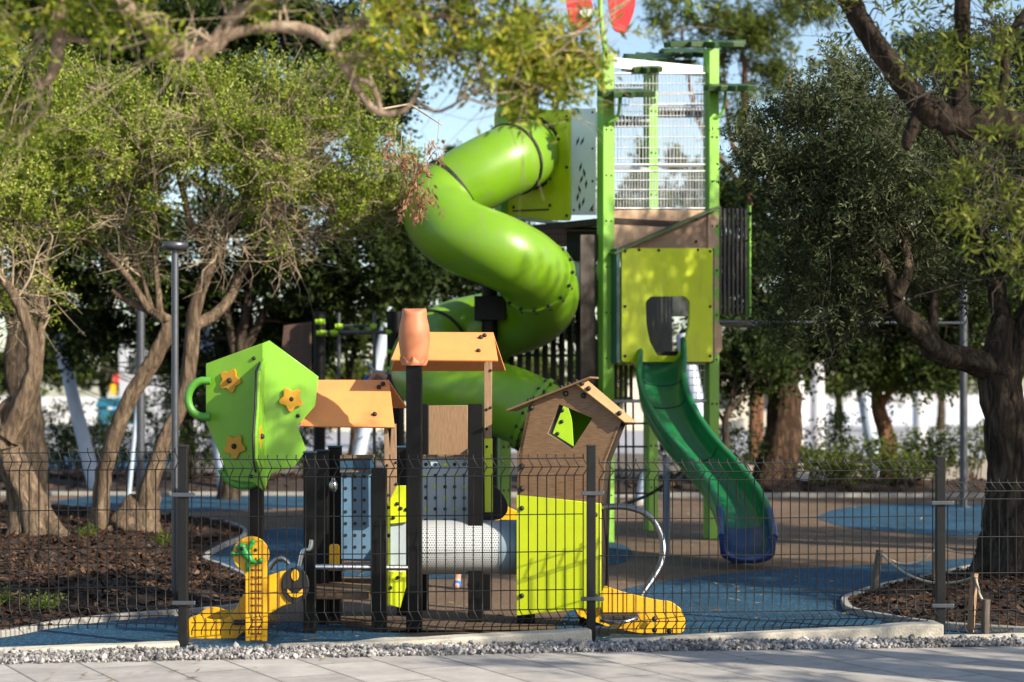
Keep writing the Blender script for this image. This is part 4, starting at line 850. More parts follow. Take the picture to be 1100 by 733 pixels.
mb = MB(); vs = [Vector((fx-.018, 12.58-o_-.003, P(283, y, 12.6).z)) for y, o_ in fin[1:-1]]; mb.tube([v_+Vector((.010, 0, 0)) for v_ in vs], .008, 6); mb.build('fin_edge', RUB, leaf)
def flower(c, ux, uz, n, r, rot):
    mb = MB(); k = 50; pts = []
    for i in range(k):
        a = 2*math.pi*i/k; rr = r*1.15*(.84+.17*math.cos(5*a+rot)); pts.append(c+(ux*math.cos(a)+uz*math.sin(a))*rr+n*.016)
    mb.slab(pts, .014); fl = mb.build('flower', mat('flower_yellow', (.60, .29, .01), .4), leaf, .002); mb = MB(); mb.ball(c+n*.02, .019, 0, 10); mb.build('flower_bolt', RUB, fl)
X, Z, NY = Vector((1, 0, 0)), Vector((0, 0, 1)), Vector((0, -1, 0))
for pl_, px, py, a in ((LFl, 248, 409, .5), (LFl, 253, 479.5, 1.2), (LFr, 312.5, 429, 2.0)): flower(pl_(px, py)+pl_.n*.002, pl_.u, Z, pl_.n, .072, a)
flower(Vector((fx+.001, 12.35, P(279, 469, 12.35).z)), Vector((0, 1, 0)), Z, X, .072, .9)
mb = MB(); bolts(mb, LFl, [(273, 385), (270, 512)], .014, .002); bolts(mb, LFr, [(320, 447)], .014, .002); mb.each('bolt_head', RUB, leaf)
def arc(cx, cy, rx, ry, a0, a1, d, n=14): return [P(cx+rx*math.cos(R(a)), cy+ry*math.sin(R(a)), d) for a in np.linspace(a0, a1, n)]
mb = MB(); mb.tube([P(226, 409, 12.68)]+arc(219, 428.5, 17, 19.5, -80, -280, 12.68)+[P(226, 448, 12.68)], .027, 12); mb.build('ring_handle', mat('ring_green', (.08, .30, .03), .4), ph)
mb = MB(); mb.tube(arc(262, 500, 24, 22, 170, 40, 12.7), .027, 12); mb.build('ring_handle', MATS['ring_green'], ph)
# posts: column, width, top, distance
for px, wpx, top, d in ((276, 14, 500, 12.75), (333, 13, 487, 12.15), (346.5, 14, 485, 12.95), (360, 14, 481, 13.1), (407.5, 16, 503, 12.2), (432, 11, 481, 13.2), (445, 17, 392, 12.3), (457, 7, 434, 13.5), (511, 16, 434, 12.8), (523, 8, 470, 13.5)):
    p_ = post(px, d, top, BLACK, ph, wpx/2*d/F, bev=.006)
    if top > 470 and px in (346.5, 360, 432, 333): 
        b = gp(px, d); z = P(px, top, d).z; mb = MB(); r = wpx/2*d/F+.004; mb.box(b.x-r, b.y-r, z, b.x+r, b.y+r, z+.012); mb.build('post_cap', NAVYP, p_, .004)
mb = MB(); b = gp(565, 12.7); mb.box(b.x-.06, b.y-.02, 0, b.x+.06, b.y+.06, .2); b = gp(632, 12.6); mb.box(b.x-.06, b.y-.02, 0, b.x+.06, b.y+.06, .2); mb.each('foot', BLACK, ph, .006)
# left roof
def roof(ridge, front, back, bl_):
    mb = MB(); mb.slab([front[0], front[1], ridge[1], ridge[0]], .014); o = mb.build('roof', ORG, ph, .003)
    mb = MB(); rr = [r+Vector((0, .008, -.004)) for r in ridge]; mb.slab([rr[0], rr[1], back[1], back[0]], .014); mb.build('roof_slope', ORG, o, .003)
    mb = MB()
    for p in bl_: mb.ball(p, .017)
    mb.each('bolt_head', RUB, o)
roof([P(332, 408, 13.0), P(418, 408, 13.0)], [P(322, 457.5, 12.7), P(424, 459, 12.7)], [P(345, 436, 13.35), P(437, 437, 13.35)], [P(407, 416, 12.94), P(411.5, 412.5, 12.96), P(402.5, 445, 12.77)])
roof([P(432, 356.5, 13.0), P(530, 357, 13.0)], [P(420, 386, 12.7), P(535, 387, 12.7)], [P(420, 397, 13.6), P(543, 397, 13.6)], [P(516.5, 362.5, 12.93), P(520.5, 360.5, 12.95), P(514, 377, 12.79)])
# terracotta ornament on the tall post
prof = [(392.5, 12), (391, 13.6), (386, 14.6), (380, 15.3), (368, 16.8), (360, 16.9), (350, 15.8), (342, 13.8), (338, 13.4), (335, 13.2), (333.5, 12)]
b = gp(445, 12.3); k_ = 12.3/F; mb = MB(); n = 32
for ring in range(len(prof)):
    pass
vs = []
for y, r in prof:
    for j in range(n):
        a = 2*math.pi*j/n; z = P(445, y, 12.3).z+(.012*math.cos(2*a) if y < 340 else 0); vs.append(Vector((b.x+math.cos(a)*r*k_, b.y+math.sin(a)*r*k_, z)))
L_ = len(prof); mb.add(vs, [(i*n+j, i*n+(j+1) % n, (i+1)*n+(j+1) % n, (i+1)*n+j) for i in range(L_-1) for j in range(n)], 0, True)
mb.add(vs[:n], [tuple(range(n-1, -1, -1))]); mb.add(vs[-n:], [tuple(range(n))])
orn = mb.build('post_ornament', TERRA, ph)
vs = []; N = 96
for row in range(3):
    for j in range(N):
        a = 2*math.pi*j/N; s = abs(math.sin(a*4)); y = [393, 383+5*s, 383.5+5*s][row]; r = [14.0, 16.3, 15.2][row]; r = np.interp(y, [p[0] for p in prof[::-1]], [p[1] for p in prof[::-1]])+[.9, 1.0, -.3][row]
        vs.append(Vector((b.x+math.cos(a)*r*k_, b.y+math.sin(a)*r*k_, P(445, y, 12.3).z)))
mb = MB(); mb.add(vs, [(i*N+j, i*N+(j+1) % N, (i+1)*N+(j+1) % N, (i+1)*N+j) for i in range(2) for j in range(N)], 0, True); mb.build('scalloped_rim', TERRA, orn)
# wooden uprights with a forked top
UP = facing(12.75)
plate('wood_upright', UP, [[(413, 456), (415.5, 456), (419, 490), (421, 456), (425, 456), (426, 545), (414, 545)]], .03, WOODV, ph)
UP2 = facing(12.85)
plate('wood_upright', UP2, [[(520.5, 386), (524, 386), (524.5, 430), (525.5, 386), (528, 386), (528, 471), (520.5, 471)]], .03, WOODV, ph)
plate('lime_strip', UP2, [[(520.5, 471.5), (528.5, 471.5), (529, 550), (521, 550)]], .03, LIME, ph)
mb = MB(); bolts(mb, UP2, [(523, 440), (523, 461), (527, 438), (523, 480), (527, 398)], .010, .002); bolts(mb, UP, [(416, 500), (425.5, 497), (426, 520), (417, 532)], .010, .002); mb.each('bolt_head', RUB, ph)
# lime tunnel collar
LC = facing(12.55)
lc = plate('tunnel_collar', LC, [[(415, 545), (427, 522), (438, 522), (438, 560), (419, 562), (418, 614), (440, 614), (430, 652), (415, 648)]], .02, LIME, ph, off=.03)
mb = MB(); bolts(mb, LC, [(417, 545), (427, 541), (423, 556), (418, 575), (431, 546), (437, 547), (420, 631), (428, 620)], .013, .032); mb.each('bolt_head', RUB, lc)
plate('collar_plate', LC, [[(418, 560), (440, 560), (440, 614), (418, 614)]], .01, GREYB, ph)
# back boards
plate('wood_board', facing(13.6), [[(459, 436), (502, 436), (502, 489), (459, 489)]], .02, WOODV, ph)
GPn = facing(13.2); gp_ = plate('perforated_board', GPn, [[(454, 491), (513, 491), (513, 566), (454, 566)]], .018, GREYB, ph)
mb = MB(); mb.box(P(453, 0, 13.2).x, 13.16, P(0, 490.5, 13.2).z, P(514, 0, 13.2).x, 13.22, P(0, 488.5, 13.2).z); mb.build('top_rail', WOOD, ph)
cols3 = [RUB, LIME, NAVYP]
for ci in range(3):
    mb = MB()
    for i in range(6):
        for j in range(6):
            if (i*2+j) % 3 == ci: 
                c = GPn(457.5+i*10.3, 499+j*12)+GPn.n*.001; mb.tube([c-GPn.n*.004, c+GPn.n*.004], .013, 12)
    mb.each('coloured_hole', cols3[ci], gp_)
BPn = facing(12.95); bp_ = plate('perforated_board', BPn, [[(367, 507), (401, 507), (401, 600), (367, 600)]], .015, BLUEP, ph, off=.02); bp_['label'] = 'blue perforated board'
mb = MB()
for i in range(3):
    for j in range(7):
        c = BPn(371.5+i*10, 512+j*12.6)+BPn.n*.02; mb.tube([c-BPn.n*.003, c+BPn.n*.003], .012, 12)
mb.each('round_hole', RUB, bp_)
nb = plate('navy_board', BPn, [[(366, 492), (401, 492), (401, 505), (366, 506)]], .02, NAVYP, ph, off=.03)
mb = MB(); a, b = BPn(366, 491), BPn(402, 490); mb.quadbox((a+b)/2, (b-a)/2, Vector((0, .05, 0)), Vector((0, 0, .010))); a, b = BPn(366, 506.5), BPn(402, 506); mb.quadbox((a+b)/2+Vector((0, -.04, 0)), (b-a)/2, Vector((0, .02, 0)), Vector((0, 0, .006))); mb.build('wood_edge', WOOD, ph)
plate('yellow_tag', facing(12.9), [[(354, 585), (364, 585), (364, 608), (354, 608)]], .015, YEL, ph, rounded=.02)
# crawl tunnel
PERF = bpy.data.materials.new('perforated_tunnel'); PERF.use_nodes = True
def perf():
    n = PERF.node_tree.nodes; L = PERF.node_tree.links; b = n['Principled BSDF']; b.inputs['Roughness'].default_value = .4; b.inputs['Metallic'].default_value = .15
    uv = n.new('ShaderNodeUVMap'); uv.uv_map = 'tunnel'; sx = n.new('ShaderNodeSeparateXYZ'); L.new(uv.outputs[0], sx.inputs[0])
    def M(op, a, b_=None):
        q = n.new('ShaderNodeMath'); q.operation = op
        for i, v in enumerate((a, b_)):
            if v is None: continue
            if isinstance(v, (int, float)): q.inputs[i].default_value = v
            else: L.new(v, q.inputs[i])
        return q.outputs[0]
    v = M('MULTIPLY', sx.outputs[1], 60); row = M('FLOOR', v); odd = M('MULTIPLY', M('MODULO', row, 2), .5); u = M('ADD', M('MULTIPLY', sx.outputs[0], 60), odd)
    fu = M('SUBTRACT', M('FRACT', u), .5); fv = M('SUBTRACT', M('FRACT', v), .5); r2 = M('SQRT', M('ADD', M('MULTIPLY', fu, fu), M('MULTIPLY', fv, fv)))
    hole = M('LESS_THAN', r2, .27); inr = M('MULTIPLY', M('GREATER_THAN', sx.outputs[0], .06), M('LESS_THAN', sx.outputs[0], .66)); hole = M('MULTIPLY', hole, inr)
    mx = n.new('ShaderNodeMix'); mx.data_type = 'RGBA'; mx.inputs[6].default_value = (.56, .59, .61, 1); mx.inputs[7].default_value = (.02, .025, .03, 1); L.new(hole, mx.inputs[0]); L.new(mx.outputs[2], b.inputs['Base Color'])
perf()
a, b = P(436, 588, 12.85), P(557, 588, 12.85); rr = .182; N = 48; K = 12; me = bpy.data.meshes.new('crawl_tunnel'); vs = []; fs = []; uvs = []
for i in range(K+1):
    for j in range(N+1):
        t = 2*math.pi*j/N-math.pi/2+math.pi; p = a.lerp(b, i/K); vs.append((p.x, p.y+math.cos(t)*rr, p.z+math.sin(t)*rr)); uvs.append((i/K*(b-a).length, j/N*2*math.pi*rr))
for i in range(K):
    for j in range(N): fs.append((i*(N+1)+j, i*(N+1)+j+1, (i+1)*(N+1)+j+1, (i+1)*(N+1)+j))
me.from_pydata(vs, [], fs); ul = me.uv_layers.new(name='tunnel')
for l in me.loops: ul.data[l.index].uv = uvs[l.vertex_index]
for p in me.polygons: p.use_smooth = True
me.materials.append(PERF); tun = link('crawl_tunnel', me, ph)
mb = MB()
for xx, off in ((b.x-.13, 0),):
    mb.tube([(xx, a.y, a.z), (b.x+.02, a.y, a.z)], rr+.004, 40, 0, False)
mb.build('tunnel_sleeve', mat('blue_grey_sleeve', (.20, .28, .34), .4), tun)
# decks and low rails
mb = MB(); mb.box(P(340, 0, 12.9).x, 12.3, .20, P(403, 0, 12.9).x, 13.3, .245); mb.box(P(352, 0, 12.9).x, 12.9, .33, P(402, 0, 12.9).x, 13.4, .36); mb.each('deck', WOOD, ph, .004)
mb = MB()
for px in (345, 360): mb.box(P(px-4, 0, 12.6).x, 12.6, 0, P(px+5, 0, 12.6).x, 12.68, .2)
mb.each('deck_leg', BLACK, ph)
mb = MB(); mb.tube([P(338, 609, 12.1), P(438, 610, 12.25)], .018, 12); mb.build('balance_bar', STEEL, ph)
mb = MB(); mb.ball(P(358, 522, 12.85), .03, 0, 10, (1, 1, 1.5)); mb.ball(P(358, 515, 12.85), .015); mb.build('knob', STEEL, ph)
# gabled house front
HP = vplane(555, 12.62, 668, 12.42)
win = [(600.5, 434), (637, 449), (615, 483), (588, 466)]
hf = plate('house_front', HP, [[(556, 532), (556, 487), (559, 480), (567.5, 438), (577, 429), (626, 410), (669, 449), (664, 459), (649.5, 496), (645, 542)], win], .022, WOOD, ph)
lw_ = plate('lime_front', HP, [[(555.5, 532), (645, 541.5), (645, 652), (555.5, 661)]], .022, LIME, ph, off=.006)
cxw, cyw = 610, 458
def sc_l(l, s): return [(cxw+(px-cxw)*s, cyw+(py-cyw)*s) for px, py in l]
plate('window_frame', HP, [sc_l(win, 1.06), sc_l(win, .995)], .11, RUB, hf, bev=.001, off=-.02, rounded=0)
mb = MB(); bolts(mb, HP, [(571, 438), (608, 423), (627, 425), (561, 501), (561, 525)], .020, .003); bolts(mb, HP, [(561, 546), (561, 640), (640, 553), (640, 640)], .017, .009); mb.each('bolt_head', RUB, ph)
mb = MB(); q = [HP(*p) for p in [(664, 459), (649.5, 496), (645, 542), (645, 651)]]; back = -HP.n*.16
for a, b in zip(q[:-1], q[1:]): mb.slab([a, b, b+back, a+back], .018)
q = [HP(*p) for p in [(567.5, 440), (559, 480), (556, 532), (555.5, 660)]]
for a, b in zip(q[:-1], q[1:]): mb.slab([a+back, b+back, b, a], .018)
mb.build('side_board', WOODD, ph)
bk = plate('house_back', HP, [[(556, 661), (556, 532), (559, 480), (567.5, 438), (626, 410), (668, 449), (649.5, 496), (645, 652)], [(575, 425), (650, 425), (650, 500), (575, 500)][:0] or sc_l(win, 1.2)], .02, WOODD, ph, off=-.16)
mb = MB(); a, b = HP(546, 440), HP(636, 404.5); mb.slab([a+HP.n*.06, b+HP.n*.06, b-HP.n*.18, a-HP.n*.18], .014); hr_ = mb.build('house_roof', WOOD, ph, .003)
mb = MB(); a, b = HP(619, 411), HP(673, 453.5); a2, b2 = HP(630, 407), HP(685, 454); mb.slab([a+HP.n*.05, b+HP.n*.05, b2+HP.n*.01, a2+HP.n*.01], .014); hr2 = mb.build('roof_fascia', TAN, ph, .003); mb = MB(); a, b = HP(622, 411), HP(674, 455); mb.slab([a+HP.n*.0, b+HP.n*.0, b-HP.n*.18, a-HP.n*.18], .014); mb.build('house_roof', WOODD, ph, .003)
mb = MB()
for px, py in ((569, 430), (575, 427.5), (604, 416), (612, 412.5), (620, 409.5)): mb.ball(HP(px, py)+HP.n*.02, .014)
mb.each('bolt_head', RUB, hr_)
mb = MB()
for px, py in ((627, 412), (634, 417.5), (667, 444)): mb.ball(HP(px, py)+HP.n*.045, .017)
mb.each('bolt_head', RUB, hr2)
mb = MB(); mb.tube(spline([P(646, 545, 12.5), P(674, 545, 12.45), P(698, 555, 12.4), P(711, 578, 12.35), P(711, 602, 12.3), P(701, 622, 12.25), P(689, 640, 12.2), P(685.5, 655, 12.2), P(685.5, 684, 12.2)], 6), .021, 12); mb.build('handrail', mat('dull_steel', (.26, .26, .27), .32, metal=1), ph)

lb_ = plate('lime_board', facing(13.3), [[(597, 425), (607, 430), (614, 450), (616, 482), (608, 500), (580, 490), (588, 450)]], .02, MATS['clamp_green'] if 'clamp_green' in MATS else mat('clamp_green', (.30, .52, .015), .4), ph, rounded=.04)
mb = MB(); bolts(mb, facing(13.3), [(604, 441), (603.5, 453), (599, 466)], .014, .003); mb.each('bolt_head', RUB, lb_)
plate('black_board', facing(13.05), [[(512, 515), (524, 518), (538, 528), (545, 541), (545, 550), (538, 558), (512, 559)]], .04, RUB, ph, rounded=.04)
plate('yellow_board', facing(13.9), [[(537, 541), (556, 550), (556, 566), (530, 566)]], .03, YEL, ph, rounded=.02)
# ------------------------------------------------------------------ yellow rockers, ruler
def rocker(label, pl_near, near, pl_far, far, base, extra):
    t = thing('rocker', label, 'rocker', tuple(base)); plate('side_panel', pl_near, [near], .02, YEL, t, rounded=.03); plate('side_panel', pl_far, [far], .02, YEL, t, rounded=.03); extra(t); return t
def left_extra(t):
    fp = facing(11.835); e = lambda cx, cy, rx, ry, n=28: [(cx+rx*math.cos(a), cy+ry*math.sin(a)) for a in np.linspace(0, 2*math.pi, n+1)[:-1]]
    o = plate('face_disc', fp, [e(317, 629, 14.5, 19)], .02, RUB, t, off=.0)
    plate('face_mark', fp, [e(317, 618, 4, 6)], .006, YEL, o, off=.006, bev=.001)
    plate('face_mark', fp, [[(309, 633), (313, 637), (319, 638), (325, 633), (325, 639), (319, 642), (313, 641), (309, 637)]], .006, YEL, o, off=.006, bev=.001)
    mb = MB(); mb.tube(spline([P(289, 611, 12.2), P(296, 602, 12.2), P(304, 600, 12.2), P(311, 606, 12.2)], 5), .016, 10); mb.tube(spline([P(322, 608, 12.1), P(326, 592, 12.1), P(333, 590, 12.1), P(335, 580, 12.1)], 5), .016, 10); mb.each('handlebar', STEEL, t)
    mb = MB(); mb.box(P(255, 0, 12.0).x, 11.82, .09, P(300, 0, 12).x, 12.15, .12); mb.build('seat', RUB, t, .006)
n_l = [(203, 665), (208, 662), (214, 662), (226, 666.5), (243, 666), (252, 658.6), (258, 644.5), (264, 635.6), (286.6, 619.6), (303.5, 614), (320, 613), (326, 644.5), (314, 646), (287.5, 657), (265, 674), (256, 683), (249, 690), (204, 690)]
f_l = [(211, 662), (217, 657), (225.5, 653), (234, 653), (244, 657), (254, 655), (262, 640), (290, 618), (330, 612), (330, 642), (300, 652), (270, 672), (262, 684), (212, 686)]
rocker('yellow wavy rocker with round black face behind the height ruler', facing(11.85), n_l, facing(12.15), f_l, gp(250, 12), left_extra)
def right_extra(t):
    mb = MB(); a = P(646, 660, 12.0); b = P(684, 660, 12.0); mb.box(a.x, 11.85, .115, b.x, 12.2, .145); mb.build('seat', RUB, t, .008)
    mb = MB(); mb.tube(spline([P(645, 666, 11.85), P(665, 669, 11.8), P(683, 664, 11.85), P(686, 658, 12.0)], 5), .011, 8); mb.build('footrest', STEEL, t)
    mb = MB(); bolts(mb, facing(12.0), [(703, 665), (703, 677), (719, 678)], .018, .0); mb.each('bolt_head', RUB, t)
n_r = [(648, 629), (664, 635), (683, 640), (705, 645), (721, 646.5), (732, 655), (736.5, 668), (734, 680), (686, 680), (667, 676), (655, 671), (648, 668)]
f_r = [(618, 654), (632, 650), (650, 632), (664, 637), (690, 644), (718, 650), (730, 662), (730, 676), (660, 676), (640, 668), (622, 662)]
rocker('yellow rounded rocker with black seat beside the gabled house front', facing(12.05), n_r, facing(12.5), f_r, gp(690, 12.2), right_extra)
RP = facing(11.72)
rl = thing('height_ruler', 'yellow height measuring board with green frog and tick marks', 'height chart', tuple(gp(275, 11.72)))
out = [(264, 692), (264, 620)]+[(269.5+19.2*math.cos(R(a)), 596+19.2*math.sin(R(a))) for a in np.linspace(112, 372+18, 26)]+[(287, 618), (286.5, 692)]
plate('board', RP, [out], .022, YEL, rl)
mb = MB()
for i in range(12): 
    a, b = RP(269, 605+i*7.6), RP(281.5, 605+i*7.6); mb.quadbox((a+b)/2+RP.n*.0, (b-a)/2, Vector((0, .002, 0)), Vector((0, 0, .0055)))
a, b = RP(275, 599), RP(275, 692); mb.quadbox((a+b)/2+Vector((0, -.001, 0)), Vector((.0045, 0, 0)), Vector((0, .0025, 0)), (a-b)/2); mb.build('tick_marks', mat('brown_tick', (.16, .06, .01), .6), rl)
FG = mat('frog_green', (.02, .30, .05), .4)
fr = MB(); S = lambda px, py, o_=.02: RP(px, py)+RP.n*o_
fr.tube([S(260, 588), S(264, 594), S(270, 602)], [.024, .030, .020], 12); fr.ball(S(260, 588), .032, 0, 12, (1.1, .8, .9))
for pts in ([(262, 592), (256, 595), (251, 595)], [(264, 590), (270, 587), (272, 582)], [(270, 601), (266, 606), (267, 611)], [(270, 602), (276, 604), (280, 602)]): fr.tube([S(*p) for p in pts], [.016, .012, .014], 8); fr.ball(S(*pts[-1]), .017, 0, 8)
fo = fr.build('frog', FG, rl); mb = MB(); mb.ball(S(260.5, 589, .045), .014); mb.build('frog_eye', RUB, fo); mb = MB(); mb.ball(RP(274.5, 591), .011); mb.build('bolt_head', RUB, rl)

# ------------------------------------------------------------------ rope barrier
rb = thing('rope_barrier', 'sagging rope on short wooden stakes round the split trunk olive bed', 'rope barrier', tuple(G(1000, 650)))
stk = []
for (tx, ty, bx, by, m, r) in ((945, 591, 938, 640, STAKED, .03), (1007, 584, 1003, 632, STAKE, .028), (1047, 616, 1042, 680, STAKE, .026), (1059, 644, 1058, 682, STAKED, .03)):
    b = G(bx, by); a = P(tx, ty, b.y); mb = MB(); mb.tube([b-Vector((0, 0, .03)), b.lerp(a, .5), a], [r*.9, r, r*.95], 7, 0, True, .06); mb.build('stake', m, rb, .004); stk.append(a)
def sag(a, b, s): return [a.lerp(b, i/12)-Vector((0, 0, s*4*(i/12)*(1-i/12))) for i in range(13)]
mb = MB(); e = Vector((0, -.02, -.02))
for a, b, s in ((stk[0], stk[1], .11), (stk[0], stk[2], .12), (stk[1], P(1080, 584, 16), .06), (stk[2], stk[3], .05)): mb.tube(sag(a+e, b+e, s), .009, 6)
mb.build('rope', ROPE, rb)

# ------------------------------------------------------------------ climbing frame behind the orange roofs
d = 23.5
cf = thing('climbing_frame', 'dark climbing frame with green clamps behind the orange roofs', 'climbing frame', tuple(gp(390, d)))
for px, w_, m in ((343, .075, BLACK), (425, .11, BLACK)): 
    b = gp(px, d); mb = MB(); mb.tube([b, b+Vector((0, 0, P(px, 335, d).z))], w_, 14); mb.build('post', m, cf)
for px in (364, 402):
    b = gp(px, d); mb = MB(); mb.tube([b+Vector((0, 0, .3)), P(px, 336, d)], .022, 8); mb.build('upright', LAMPM, cf)
mb = MB(); mb.tube([P(340, 357.5, d), P(430, 357, d)], .025, 8); mb.tube([P(364, 350, d+.1), P(400, 350, d+.1)], .015, 8); mb.build('crossbar', LAMPM, cf)
mb = MB()
for px, py, s in ((344, 346, 1.3), (345, 358, 1.3), (359, 358, 1), (364, 351, 1), (401, 351, .9), (421, 357, 1.6), (421, 378, 1.4), (419, 397, 1)): 
    c = P(px, py, d-.06); mb.tube([c-Vector((.045*s, 0, 0)), c+Vector((.045*s, 0, 0))], .035, 10); mb.ball(c, .045, 0, 8)
mb.each('clamp', mat('clamp_green', (.20, .50, .02), .4), cf)
mb = MB(); mb.tube(spline([P(394, 388, d-.1), P(402, 398, d-.1), P(416, 400, d-.1)], 5), .018, 8); mb.tube(spline([P(426, 388, d-.1), P(430, 398, d-.1), P(440, 405, d-.1)], 5), .018, 8); mb.tube([P(418, 400, d-.1), P(423, 412, d-.1), P(440, 415, d-.1)], .02, 8); mb.each('grip_bar', GALV, cf)
plate('brown_board', facing(23.7), [[(305, 350), (334, 346), (334, 410), (300, 410)]], .03, woodmat('red_brown_board', (.07, .04, .03), (.11, .065, .05), (4, 4, 4)), cf)

# ------------------------------------------------------------------ two children
def skinned(name, joints, edges, m, parent, sub=2):
    me = bpy.data.meshes.new(name); me.from_pydata([j[0] for j in joints], edges, []); ob = bpy.data.objects.new(name, me); C.objects.link(ob)
    sk = ob.modifiers.new('skin', 'SKIN'); sk.use_smooth_shade = True
    for i, j in enumerate(joints):
        v = me.skin_vertices[0].data[i]; v.radius = (j[1], j[1]); v.use_root = (i == 0)
    s = ob.modifiers.new('sub', 'SUBSURF'); s.levels = sub; s.render_levels = sub
    bpy.context.view_layer.update(); dg = bpy.context.evaluated_depsgraph_get(); me2 = bpy.data.meshes.new_from_object(ob.evaluated_get(dg))
    bpy.data.objects.remove(ob); bpy.data.meshes.remove(me); me2.materials.clear(); me2.materials.append(m); me2.name = name; return link(name, me2, parent)
def child(label, T, shirt, shorts):
    """T maps a standing-child joint name to a point; arms, legs and trunk share one skin"""
    j = {k: T[k] for k in T}; names = list(j); t = thing('person', label, 'person', tuple(Vector((j['foot_l'].x, j['foot_l'].y, 0))))
    rad = dict(pelvis=.085, waist=.075, chest=.085, neck=.032, head=.075, crown=.07, hip_l=.062, knee_l=.042, ankle_l=.03, foot_l=.03, toe_l=.026, sh_l=.04, elbow_l=.028, wrist_l=.021, hand_l=.026, fing_l=.014)
    R_ = lambda n: rad.get(n, rad.get(n[:-1]+'l')); idx = {n: i for i, n in enumerate(names)}
    ed = [('pelvis', 'waist'), ('waist', 'chest'), ('chest', 'neck'), ('neck', 'head'), ('head', 'crown')]
    for s in 'lr': ed += [('pelvis', 'hip_'+s), ('hip_'+s, 'knee_'+s), ('knee_'+s, 'ankle_'+s), ('ankle_'+s, 'foot_'+s), ('foot_'+s, 'toe_'+s), ('chest', 'sh_'+s), ('sh_'+s, 'elbow_'+s), ('elbow_'+s, 'wrist_'+s), ('wrist_'+s, 'hand_'+s), ('hand_'+s, 'fing_'+s)]
    body = skinned('body', [(j[n], R_(n)) for n in names], [(idx[a], idx[b]) for a, b in ed], SKIN, t)
    skinned('shirt', [(j['waist'], .095), (j['chest'], .105), (j['sh_l'], .055), (j['sh_r'], .055), (j['sh_l'].lerp(j['elbow_l'], .5), .045), (j['sh_r'].lerp(j['elbow_r'], .5), .045), (j['waist'].lerp(j['pelvis'], .6), .1)], [(0, 1), (1, 2), (1, 3), (2, 4), (3, 5), (0, 6)], shirt, t)
    skinned('shorts', [(j['pelvis'], .1), (j['hip_l'], .075), (j['hip_r'], .075), (j['hip_l'].lerp(j['knee_l'], .6), .065), (j['hip_r'].lerp(j['knee_r'], .6), .065)], [(0, 1), (0, 2), (1, 3), (2, 4)], shorts, t)
    for s in 'lr': skinned('shoe', [(j['ankle_'+s].lerp(j['foot_'+s], .5), .036), (j['foot_'+s], .04), (j['toe_'+s], .036)], [(0, 1), (1, 2)], CLOTHB, t, 1)
    up = (j['crown']-j['head']).normalized(); mb = MB(); mb.ball(j['head'].lerp(j['crown'], .75)+Vector((0, .015, .0)), .088, 0, 14); mb.build('hair', HAIR, t)
    return t
g = gp(496, 15.05); s = 1.0
def V3(x_, y_, z_): return Vector((g.x+x_, g.y+y_, z_))
J = dict(pelvis=V3(.02, 0, .50), waist=V3(.02, 0, .60), chest=V3(.02, 0, .72), neck=V3(.02, 0, .81), head=V3(.02, -.01, .90), crown=V3(.02, 0, .97))
for sd, q in (('l', 1), ('r', -1)):
    J.update({'hip_'+sd: V3(.02+.055*q, 0, .46), 'knee_'+sd: V3(.02+.06*q, -.01, .25), 'ankle_'+sd: V3(.02+.055*q, .01, .07), 'foot_'+sd: V3(.02+.055*q, -.02, .035), 'toe_'+sd: V3(.02+.06*q, -.09, .03),
              'sh_'+sd: V3(.02+.11*q, 0, .745), 'elbow_'+sd: V3(.02+.15*q, -.01, .60), 'wrist_'+sd: V3(.02+.16*q, -.06, .49), 'hand_'+sd: V3(.02+.16*q, -.08, .45), 'fing_'+sd: V3(.02+.155*q, -.095, .41)})
child('small child with blue shoes standing behind the crawl tunnel', J, CLOTHD, CLOTHD)
q0 = P(432, 396, 23.2)
def V4(x_, y_, z_): return Vector((q0.x+x_, q0.y+y_, q0.z+z_))
J = dict(pelvis=V4(-.08, 0, -.16), waist=V4(-.04, 0, -.07), chest=V4(.0, 0, .03), neck=V4(.03, 0, .12), head=V4(.05, -.01, .20), crown=V4(.06, 0, .27))
for sd, q in (('l', 1), ('r', -1)):
    J.update({'hip_'+sd: V4(-.12, .05*q, -.17), 'knee_'+sd: V4(-.30, .06*q, -.09-.04*q), 'ankle_'+sd: V4(-.40, .06*q, -.06-.1*(q < 0)), 'foot_'+sd: V4(-.43, .05*q, -.10-.1*(q < 0)), 'toe_'+sd: V4(-.45, .05*q, -.16-.1*(q < 0)),
              'sh_'+sd: V4(.02, .10*q, .05), 'elbow_'+sd: V4(.10, .13*q, -.06), 'wrist_'+sd: V4(.14, .10*q, .02), 'hand_'+sd: V4(.15, .09*q, .06), 'fing_'+sd: V4(.155, .08*q, .10)})
child('child in red shirt climbing on bars behind the terracotta ornament', J, CLOTHR, CLOTHD)

